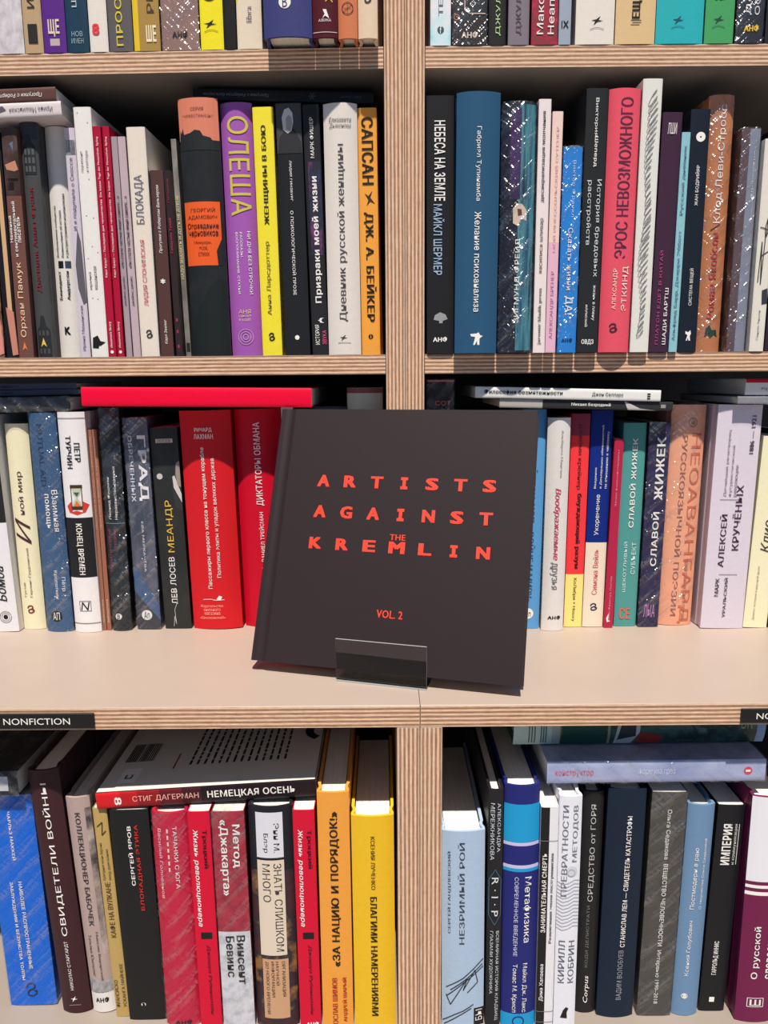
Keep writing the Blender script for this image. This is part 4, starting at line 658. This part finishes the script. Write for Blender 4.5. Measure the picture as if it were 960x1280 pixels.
B('4R', 'white hardcover with grey swirling ripples and thin grey title', (700, 729), (691.5, 718), 996, 1286, (226, 226, 234), [
    k([[(0, y), (.25, y + 10), (.5, y + 4), (.75, y - 8), (1, y - 4)] for y in range(700, 890, 14)], .0007, (186, 186, 196)), disc(.62, 660, .26, (204, 204, 212), 'picture'), ring(.6, 665, .18, (170, 170, 180), 'picture'), t('ПРЕВРАТНОСТИ', .28, .26, 405, 757, c=(110, 112, 122), b=-.005), t('МЕТОДОВ', .74, .26, 405, 622, c=(110, 112, 122), b=-.005), t('КИРИЛЛ', .28, .28, 935, 1107, c=(90, 92, 102), b=-.005), t('КОБРИН', .72, .28, 935, 1107, c=(90, 92, 102), b=-.005), g([(.3, 1252), (.42, 1222), (.55, 1208), (.68, 1214), (.6, 1230), (.62, 1255)], K_, 'emblem')], cv=4, hard=True, bulge=.0015, depth=.14)
B('4R', 'black hardcover with fine grey outline title and a white slanted signature', (730, 757), (719.5, 743), 990, 1266, (34, 33, 35), [t('СРЕДСТВО от ГОРЯ', .52, .3, 400, 778, c=(190, 188, 186), b=-.008), t('КОДИ ДЕЛИСТРАТИ', .45, .17, 795, 1045, c=(120, 118, 118)), t('Corpus', .5, .3, 1080, 1192, b=.01, sh=.2)], cv=4, hard=True, bulge=.002)
B('4R', 'thick blue black hardcover with condensed white and grey capitals', (761.5, 811), (746.5, 791), 988, 1272, (22, 36, 54), [t('СТАНИСЛАВ ЛЕМ — СВИДЕТЕЛЬ КАТАСТРОФЫ', .58, .16, 445, 962, b=.02), t('ВАДИМ ВОЛОБУЕВ', .56, .16, 975, 1180, c=(150, 152, 156))], cv=4, hard=True, bulge=.003)
B('4R', 'thick wrapped dark grey book with white condensed lettering running down', (816.5, 861), (796, 838.5), 991, 1270, (74, 72, 68), [t('Ольга Седакова', .5, .15, 420, 612, 'd'), t('ВЕЩЕСТВО ЧЕЛОВЕЧНОСТИ', .5, .15, 630, 958, 'd', b=.01), t('Интервью 1990–2018', .5, .15, 975, 1196, 'd')], cv=4, film=True)
B('4R', 'steel blue hardcover with pale serif lettering', (862, 896), (839.5, 872.5), 1007, 1270, (106, 138, 172), [t('Постмодерн в раю', .42, .2, 570, 812), t('О творчестве Ольги Седаковой', .72, .12, 535, 812), t('Ксения Голубович', .42, .18, 858, 1082), ring(.4, 1165, .12, W_), pub(.4, 1158, 1172, W_, .1)], cv=4, hard=True)
B('4R', 'black paperback with a stack of bold white title lines near its head', (898, 935), (874, 906), 1007, 1264, (28, 28, 32), [t('ИМПЕРИЯ', .42, .34, 478, 636, b=.05), t('и коммуникации', .74, .12, 478, 634, c=(210, 210, 210)), k([[(.84, 478), (.84, 634)]], .0004, W_), t('ГАРРОЛЬД ИННИС', .45, .22, 940, 1077, b=.02), p(.36, .56, 1170, 1190, W_, 'emblem', 2)], cv=4, depth=.12)
B('4R', 'hardcover with a white head, plum foot and white stripes between', (941, 995), (918, 968), 997, 1278, (112, 32, 72), [p(0, 1, 360, 702, (228, 226, 232)), p(0, 1, 716, 728, W_), p(0, 1, 742, 756, W_), t('Ольга', .72, .22, 575, 692, c=(50, 40, 50)), t('О русской', .38, .2, 880, 1093, b=.02), t('словесности', .74, .2, 850, 1093, b=.02), k([[(.25, 1172), (.65, 1172), (.65, 1208), (.25, 1208), (.25, 1172)]], .0005, W_, 'emblem'), r('Ш', .45, .28, 1178, 1203, W_, .03, n='emblem')], cv=4, hard=True, bulge=.003)
# ---- books lying flat on the rows
YAWL = math.radians(-1.7)
G = {'1L': 'books on the top shelf, purple to cream bay', '1R': 'books on the top shelf, teal and green bay', '2L': 'books on the upper shelf, orange and purple bay', '2R': 'books on the upper shelf, pink and blue bay',
     '3L': 'books standing on the counter, red bay', '3R': 'books standing on the counter, lilac bay', '4L': 'books in the base cabinet, red bay', '4R': 'books in the base cabinet, blue bay'}
FG = 'books lying flat on the rows'
f1 = flat('white paperback lying flat under the brown one, its spine lettering upside down', -62, 77, 129, 147.5, .664, (216, 206, 206), [t('Ирина Машинская', .5, .42, 12, 66, c=(90, 80, 90)), g([(.2, -10), (.5, 8), (.8, 4), (.6, -20)], (90, 86, 96))], True, 2.0, .13, group=FG)
f2 = flat('dark brown paperback lying flat, topmost above the white one', -62, 70, 110.5, 128, .664, (96, 66, 60), [t('Прогулки с Робертом Вальзером', .5, .36, -40, 53, sh=.2)], True, 2.0, .13, group=FG)
f2['z0'] = f1['z0'] + f1['T'] + .0004
f3 = flat('long black paperback lying flat deep behind the purple and yellow books', 241, 467, 112.5, 126.5, .684, (44, 43, 45), [t('Прогулки с Робертом Вальзером', .5, .36, 254, 336, c=(150, 148, 148), sh=.2), r('*', .5, .6, 386, 394, (110, 110, 112)), t('Карл Зеелиг', .5, .34, 424, 452, c=(90, 96, 116), sh=.2)], True, -1.6, .13, group=FG)
f6 = flat('wrapped charcoal book lying flat, lowest of the three dark ones', -70, 88, 497, 515, .676, (60, 60, 60), [], False, .6, .12, film=True, group=FG)
f5 = flat('thin slate blue booklet lying flat, middle of the three dark ones', -70, 98, 490, 497, .690, (96, 100, 120), [t('о душе', .5, .4, 2, 17, c=(30, 30, 40))], False, .6, .12, group=FG)
f5['z0'] = f6['z0'] + f6['T'] + .0012
f4 = flat('thin slate blue booklet lying flat, topmost of the three dark ones', -70, 96, 482, 489.5, .690, (92, 96, 118), [t('самого…»', .5, .4, 0, 23, c=(30, 30, 40))], False, .6, .12, group=FG)
f4['z0'] = f5['z0'] + f5['T'] + .0004
f7 = flat('long glossy red flat book lying across the dark and scarlet spines', 101.5, 389, 484.5, 508.5, .657, (236, 8, 54), [], False, -.7, .2, group=FG)
f9 = flat('thin black and white photographic paperback lying under the white one', 624, 841, 500.5, 511.5, .662, (50, 49, 51), [p(0, 1, 624, 678, (176, 172, 166), 'picture'), g([(0, 780), (.3, 788), (.8, 800), (1, 822), (1, 785)], (196, 190, 184), 'picture'), p(.3, .7, 826, 832, (150, 146, 142), 'picture'), t('Михаил Безродный', .5, .44, 714, 763, b=.03)], False, -1.6, .12, group=FG)
f8 = flat('white paperback with black lettering lying flat on the photographic one', 594, 826, 484.5, 498.5, .660, (230, 228, 224), [t('Философия безмятежности', .45, .44, 605, 703, c=K_, b=.03), t('Джон Селларс', .5, .38, 740, 779, c=K_, b=.01), *[p(.3 + i * .2, .42 + i * .2, 809, 813, K_, 'emblem', 2) for i in range(3)]], False, -1.6, .12, group=FG)
f8['z0'] = f9['z0'] + f9['T'] + math.tan(f9['tilt']) * (f8['x0'] - f9['x0']) + .0004
f11 = flat('grey wrapped book lying flat under the red and white one', 922, 1000, 495.5, 505, .662, (140, 140, 146), [], False, -.4, .13, film=True, group=FG)
f10 = flat('red topped white hardcover lying flat at the far end of the counter row', 932, 1000, 472.5, 492.5, .664, (226, 222, 222), [p(0, .24, 925, 1000, (206, 26, 50)), t('Критика', .62, .2, 952, 985, c=(120, 116, 118))], False, -.4, .13, hard=False, group=FG)
f10['z0'] = f11['z0'] + f11['T'] + .0012
f12 = flat('red and black spined white book lying tilted above the red row', 120, 396, 983.5, 1003.5, .530, (32, 20, 26), [
    p(0, 1, 120, 150, (206, 26, 34)), p(0, 1, 150, 172, (176, 24, 32)), p(0, 1, 172, 200, (138, 22, 30)), p(0, 1, 200, 228, (96, 20, 28)), p(0, 1, 228, 252, (60, 18, 26)), r('8', .55, .5, 143, 152, W_, .02, n='emblem'), t('СТИГ ДАГЕРМАН', .5, .4, 166, 249, c=(236, 176, 160)), t('НЕМЕЦКАЯ ОСЕНЬ', .5, .5, 260, 370, b=.03)], False, 3.3, .125, hard=False, group=FG)
f13 = flat('black wrapped book lying flat on the bright blue wrapped one', -75, 22, 965, 995, .536, (40, 40, 44), [p(.2, .8, -10, 10, (196, 200, 206), 'picture')], False, 0, .13, film=True, group=FG)
f14 = flat('wrapped blue grey book lying flat below the green pictorial hardcover', 684, 957, 951, 978, .527, picture([(110, 124, 170), (150, 160, 196), (176, 184, 212), (84, 96, 140)], 30, (1, 1, .5)), [t('конструктор', .55, .28, 694, 742, c=(206, 90, 110)), t('формула грез', .5, .36, 798, 844, c=(206, 214, 232)), disc(.5, 935, .18, (222, 60, 90)), p(.45, .55, 932, 938, W_, 'emblem', 3)], False, .3, .13, film=True, group=FG)
BK = picture([(36, 62, 56), (66, 104, 94), (30, 50, 48), (110, 146, 140)], 60)
f15 = flat('dark green pictorial hardcover lying flat right under the counter edge', 642, 957, 900, 939.5, .549, BK, [
    p(0, 1, 642, 690, (196, 220, 208)), *[p(.1, .95, x, x + 1.6, (90, 110, 100), 'picture', 2) for x in (661, 664.5, 668, 676, 679, 682)], p(0, 1, 690, 700, (176, 190, 180)), p(0, 1, 701, 760, (36, 84, 70)), p(0, 1, 700, 703, (160, 170, 130)), p(0, 1, 758, 763, (160, 170, 130)), t('Протопресвитер', .2, .0, 0, 1) if 0 else p(0, .01, 700, 701, K_),
    r('Протоиерей', .30, .18, 721, 708, (190, 200, 180)), r('Сын', .30, .1, 748, 738, (190, 200, 180)), g([(1, 768), (.2, 775), (.1, 790), (.5, 800), (1, 800)], (206, 210, 206), 'picture'), g([(.9, 772), (.4, 778), (.5, 795), (.8, 795)], (60, 64, 66), 'picture', 3), g([(1, 790), (.7, 800), (.8, 830), (1, 826)], (170, 60, 50), 'picture'), t('БК', .45, .4, 926, 940, c=(150, 166, 130)), p(0, 1, 946, 957, (130, 160, 200))], False, .3, .15, hard=True, group=FG, T=.0355)
f15['z0'] = f14['z0'] + f14['T'] + .0012

solve('1L', zA1, -.78, UP0 - .0042, YAWL, G['1L'])
solve('1R', zA1, UP1, .78, 0, G['1R'])
solve('2L', zB1, -.78, UP0 - .0042, YAWL, G['2L'], (f1, f3))
solve('2R', zB1, UP1, .78, 0, G['2R'])
solve('3L', zL1, -.78, UP0 - .0026, YAWL * .6, G['3L'], (f6, f7))
solve('3R', zL1, UP1, .78, 0, G['3R'], (f9, f11))
solve('4L', zS1, -.78, LP0, 0, G['4L'], (f12, f13))
solve('4R', zS1, LP1, .78, 0, G['4R'], (f14,))
for f in (f1, f2, f3, f4, f5, f6, f7, f8, f9, f10, f11, f12, f13, f14, f15):
    b = build_flat(f)
    if f is f12:
        # back cover of the tilted book: pale board with printed text, bar code and price label
        T, L, dp = b.T, b.H, b.dep
        def facepatch(name, quads, c, eps):
            bm = bmesh.new()
            for q in quads: bm.faces.new([bm.verts.new((-T / 2 - eps, y, z)) for y, z in q])
            bmesh.ops.recalc_face_normals(bm, faces=bm.faces)
            me = bpy.data.meshes.new(name); bm.to_mesh(me); bm.free(); return link(name, me, [mat(c)], b.root)
        R_ = lambda y0, y1, z0, z1: [(y0, z0), (y1, z0), (y1, z1), (y0, z1)]
        o = facepatch('back_cover', [R_(.0012, dp, .0005, L - .0005)], (222, 216, 206), .0003); o['label'] = 'white printed back cover'
        lines = []
        for i in range(14):
            z = .062 + i * .0058; y = .035
            while y < .105:
                q = random.uniform(.004, .012); lines.append(R_(y, min(.108, y + q), z, z + .0018)); y += q + .0016
        facepatch('blurb_lettering', lines, (40, 40, 42), .0005)
        facepatch('quote_lettering', [R_(.03, .055, .05, .0512)], (150, 40, 40), .0005)
        facepatch('bar_code', [R_(.045, .075, .008 + i * .0017, .008 + i * .0017 + random.choice((.0005, .0009, .0012))) for i in range(14)], (30, 30, 32), .0005)
        facepatch('price_label', [R_(.012, .034, .012, .026)], (240, 238, 234), .0005)
        facepatch('price_digits', [R_(.018, .024, .016, .0172), R_(.018, .024, .0205, .0217), R_(.018, .0192, .016, .0217)], K_, .0007)
        n = 20; ring_ = [((.082 + .02 * math.sin(a), .172 + .022 * math.cos(a)), (.082 + .013 * math.sin(a), .172 + .015 * math.cos(a))) for a in [math.pi * .1 + math.pi * 1.2 * i / n for i in range(n + 1)]]
        facepatch('ornament', [[p0[0], p1[0], p1[1], p0[1]] for p0, p1 in zip(ring_, ring_[1:])], (30, 30, 32), .0005)

# ------------------------------------------------------------------ the square black book on its clear stand
TH = .0185
lean = math.radians(22.0)
zf = zL1 + .0023 + TH * math.sin(lean)
A, C = atZ(310, 824.5, zf), atZ(652, 858.5, zf)
ex = (C - A).normalized(); Wd = (C - A).length
nb = Vector((-ex.y, ex.x, 0)).normalized()          # away from the room
upv = (Vector((0, 0, 1)) * math.cos(lean) + nb * math.sin(lean)).normalized()
nf = -(nb * math.cos(lean) - Vector((0, 0, 1)) * math.sin(lean)).normalized()   # out of the front cover
top = ray(512, 512); tt = (A - CAM).dot(nf) / top.dot(nf)
Hb = (CAM + top * tt - A).dot(upv)
# local frame of Book: x = thickness (towards the reader), y = away from the spine, z = up
M = Matrix((nf, ex, upv)).transposed().to_4x4(); M.translation = A - nf * TH / 2
ab = Book(TH, Hb, Wd, True, .003, M, 'square_hardcover_book')
CLOTH = cover((40, 30, 33), .6)
ab.build(CLOTH)
tag(ab.root, 'big square black hardcover with spaced red capitals, propped on a clear acrylic stand', 'book')
Mi = M.inverted()
def oncover(px, py):
    d = ray(px, py); q = CAM + d * ((A - CAM).dot(nf) / d.dot(nf)); return Mi @ q
class Cover:
    root = ab.root
    def wrap(s, a, b, d):
        c = d.c0; return Vector((TH / 2 + .00025, c.y + (a - .5) * d.w, c.z + (b - .5) * d.hh))
cov = Cover()
INK = plain('red_foil_ink', (226, 62, 42), .45)
ln0 = lambda x, y: (300 + x / 2.4615, 490 + y / 2.4615)
def word(s, p0, p1, wl, hl, name):
    a, b = oncover(*ln0(*p0)), oncover(*ln0(*p1)); n = len(s)
    px = (oncover(*ln0(p0[0] + 10, p0[1])) - oncover(*ln0(*p0))).length / 10
    for i, ch in enumerate(s):
        c = a.lerp(b, i / max(1, n - 1)) if n > 1 else a
        wi = wl * (.55 if ch == 'I' else 1.25 if ch == 'M' else 1)
        TEXTS.append((cov, D(k='t', s=ch, c=INK, b=.07, sh=0, n=name, c0=c, w=wi * px, hh=hl * px), None))
word('ARTISTS', (258, 273), (768, 290), 37, 35, 'title_letter')
word('AGAINST', (246, 367), (757, 391), 37, 36, 'title_letter')
word('KREMLIN', (232, 464), (748, 496), 38, 34, 'title_letter')
for s, pp, wl, hl in (('THE', (485, 448), 48, 18), ('VOL. 2', (460, 685), 80, 24)):
    c = oncover(*ln0(*pp)); px = (oncover(*ln0(pp[0] + 10, pp[1])) - c).length / 10
    TEXTS.append((cov, D(k='t', s=s, c=INK, b=.03, sh=0, n='title_lettering', c0=c, w=wl * px, hh=hl * px), None))
flush_texts()

# clear bent-acrylic stand: front lip, foot and leaning back rest
def acrylic():
    m, N, L, P = nodes('clear_acrylic'); N.remove(P); out = N['Material Output']
    tr = N.new('ShaderNodeBsdfTransparent'); tr.inputs[0].default_value = (.99, 1, 1, 1)
    gl = N.new('ShaderNodeBsdfGlossy'); gl.inputs['Roughness'].default_value = .04
    fr = N.new('ShaderNodeFresnel'); fr.inputs[0].default_value = 1.3
    mx = N.new('ShaderNodeMixShader'); L.new(fr.outputs[0], mx.inputs[0]); L.new(tr.outputs[0], mx.inputs[1]); L.new(gl.outputs[0], mx.inputs[2]); L.new(mx.outputs[0], out.inputs[0])
    e, N, L, P = nodes('polished_acrylic_edge'); P.inputs['Base Color'].default_value = (.62, .64, .64, 1); P.inputs['Roughness'].default_value = .15; P.inputs['Transmission Weight'].default_value = .35
    return [m, e]
sa, sb = atZ(420, 851.3, zL1), atZ(533, 863.6, zL1)
sx = (sb - sa).normalized(); SWd = (sb - sa).length; sy = Vector((-sx.y, sx.x, 0))
SM = Matrix((sx, sy, Vector((0, 0, 1)))).transposed().to_4x4(); SM.translation = sa
st = empty('acrylic_book_stand', SM)
tag(st, 'small clear acrylic easel stand holding the big black square book', 'book stand')
AC = acrylic()
def sheet(name, prof_, th=.0013):
    """bent sheet: profile (y, z) swept across the width"""
    bm = bmesh.new(); n = len(prof_)
    off = []
    for i in range(n):
        a, b = Vector(prof_[max(0, i - 1)]), Vector(prof_[min(n - 1, i + 1)]); d_ = (b - a).normalized(); off.append(Vector(prof_[i]) + Vector((-d_.y, d_.x)) * th)
    loop = [Vector(q) for q in prof_] + off[::-1]
    lo = [bm.verts.new((0, q.x, q.y)) for q in loop]; hi = [bm.verts.new((SWd, q.x, q.y)) for q in loop]
    for i in range(len(loop)):
        j = (i + 1) % len(loop); f = bm.faces.new((lo[i], lo[j], hi[j], hi[i]))
        if i == n - 1 or i == 2 * n - 1: f.material_index = 1
    for i in range(n - 1):
        j0, j1 = 2 * n - 1 - i, 2 * n - 2 - i
        for vs_ in (lo, hi):
            f = bm.faces.new((vs_[i], vs_[i + 1], vs_[j1], vs_[j0])); f.material_index = 1
    bmesh.ops.recalc_face_normals(bm, faces=bm.faces)
    me = bpy.data.meshes.new(name); bm.to_mesh(me); bm.free(); return link(name, me, AC, st)
lipz = (atY(476, 803.5, (sa.y + sb.y) / 2)).z - zL1
sheet('front_lip', [(-.0002, lipz), (0, lipz * .5), (0, .0024)])
by0 = ((A + C) / 2 - sa).dot(sy)
yb1 = by0 + TH * math.cos(lean) + .004
sheet('foot_plate', [(.0, .0002), (yb1 * .5, .0002), (yb1, .0002)])
hb = .10
sheet('back_rest', [(yb1 + .0005, .0022), (yb1 + .0005 + hb * .5 * math.tan(lean), .0022 + hb * .5), (yb1 + .0005 + hb * math.tan(lean), .0022 + hb)])

# ------------------------------------------------------------------ section signs on the counter edge
def sign(label, x0, x1, y0, y1, words_, tx0):
    a, b = atY(x0, y0, YL), atY(x1, y1, YL); a2 = atY(x0, y1, YL)
    zc = (a.z + b.z) / 2; hh = abs(a.z - a2.z) / 2
    e = empty('section_sign', Matrix.Translation((a.x, YL - .0003, zc - hh)))
    tag(e, label, 'sign', 'section signs on the counter edge')
    box('plate', (0, -.0016, 0), (b.x - a.x, 0, 2 * hh), [plain('black_plastic', (22, 20, 22), .35)], e)
    c = bpy.data.curves.new('lettering_curve', 'FONT'); c.body = words_; c.resolution_u = 3
    o = bpy.data.objects.new('lettering_curve', c); COL.objects.link(o)
    dg = bpy.context.evaluated_depsgraph_get(); dg.update()
    me = bpy.data.meshes.new_from_object(o.evaluated_get(dg)); bpy.data.objects.remove(o); bpy.data.curves.remove(c)
    xs = [v.co.x for v in me.vertices]; ys = [v.co.y for v in me.vertices]
    t0 = atY(tx0, (y0 + y1) / 2, YL).x - a.x
    tw = atY(89, 900, YL).x - atY(6, 900, YL).x
    for v in me.vertices: v.co = (t0 + (v.co.x - min(xs)) / (max(xs) - min(xs)) * tw, -.0019, hh + (v.co.y - (min(ys) + max(ys)) / 2) * hh * 1.22)
    link('lettering', me, [ink(W_)], e)
sign('black NONFICTION sign on the counter edge above the bright blue book', -4, 119.5, 891, 909.5, 'NONFICTION', 6)
sign('black sign starting NO on the counter edge above the plum and white hardcover', 926, 1050, 884.5, 902, 'NONFICTION', 944)
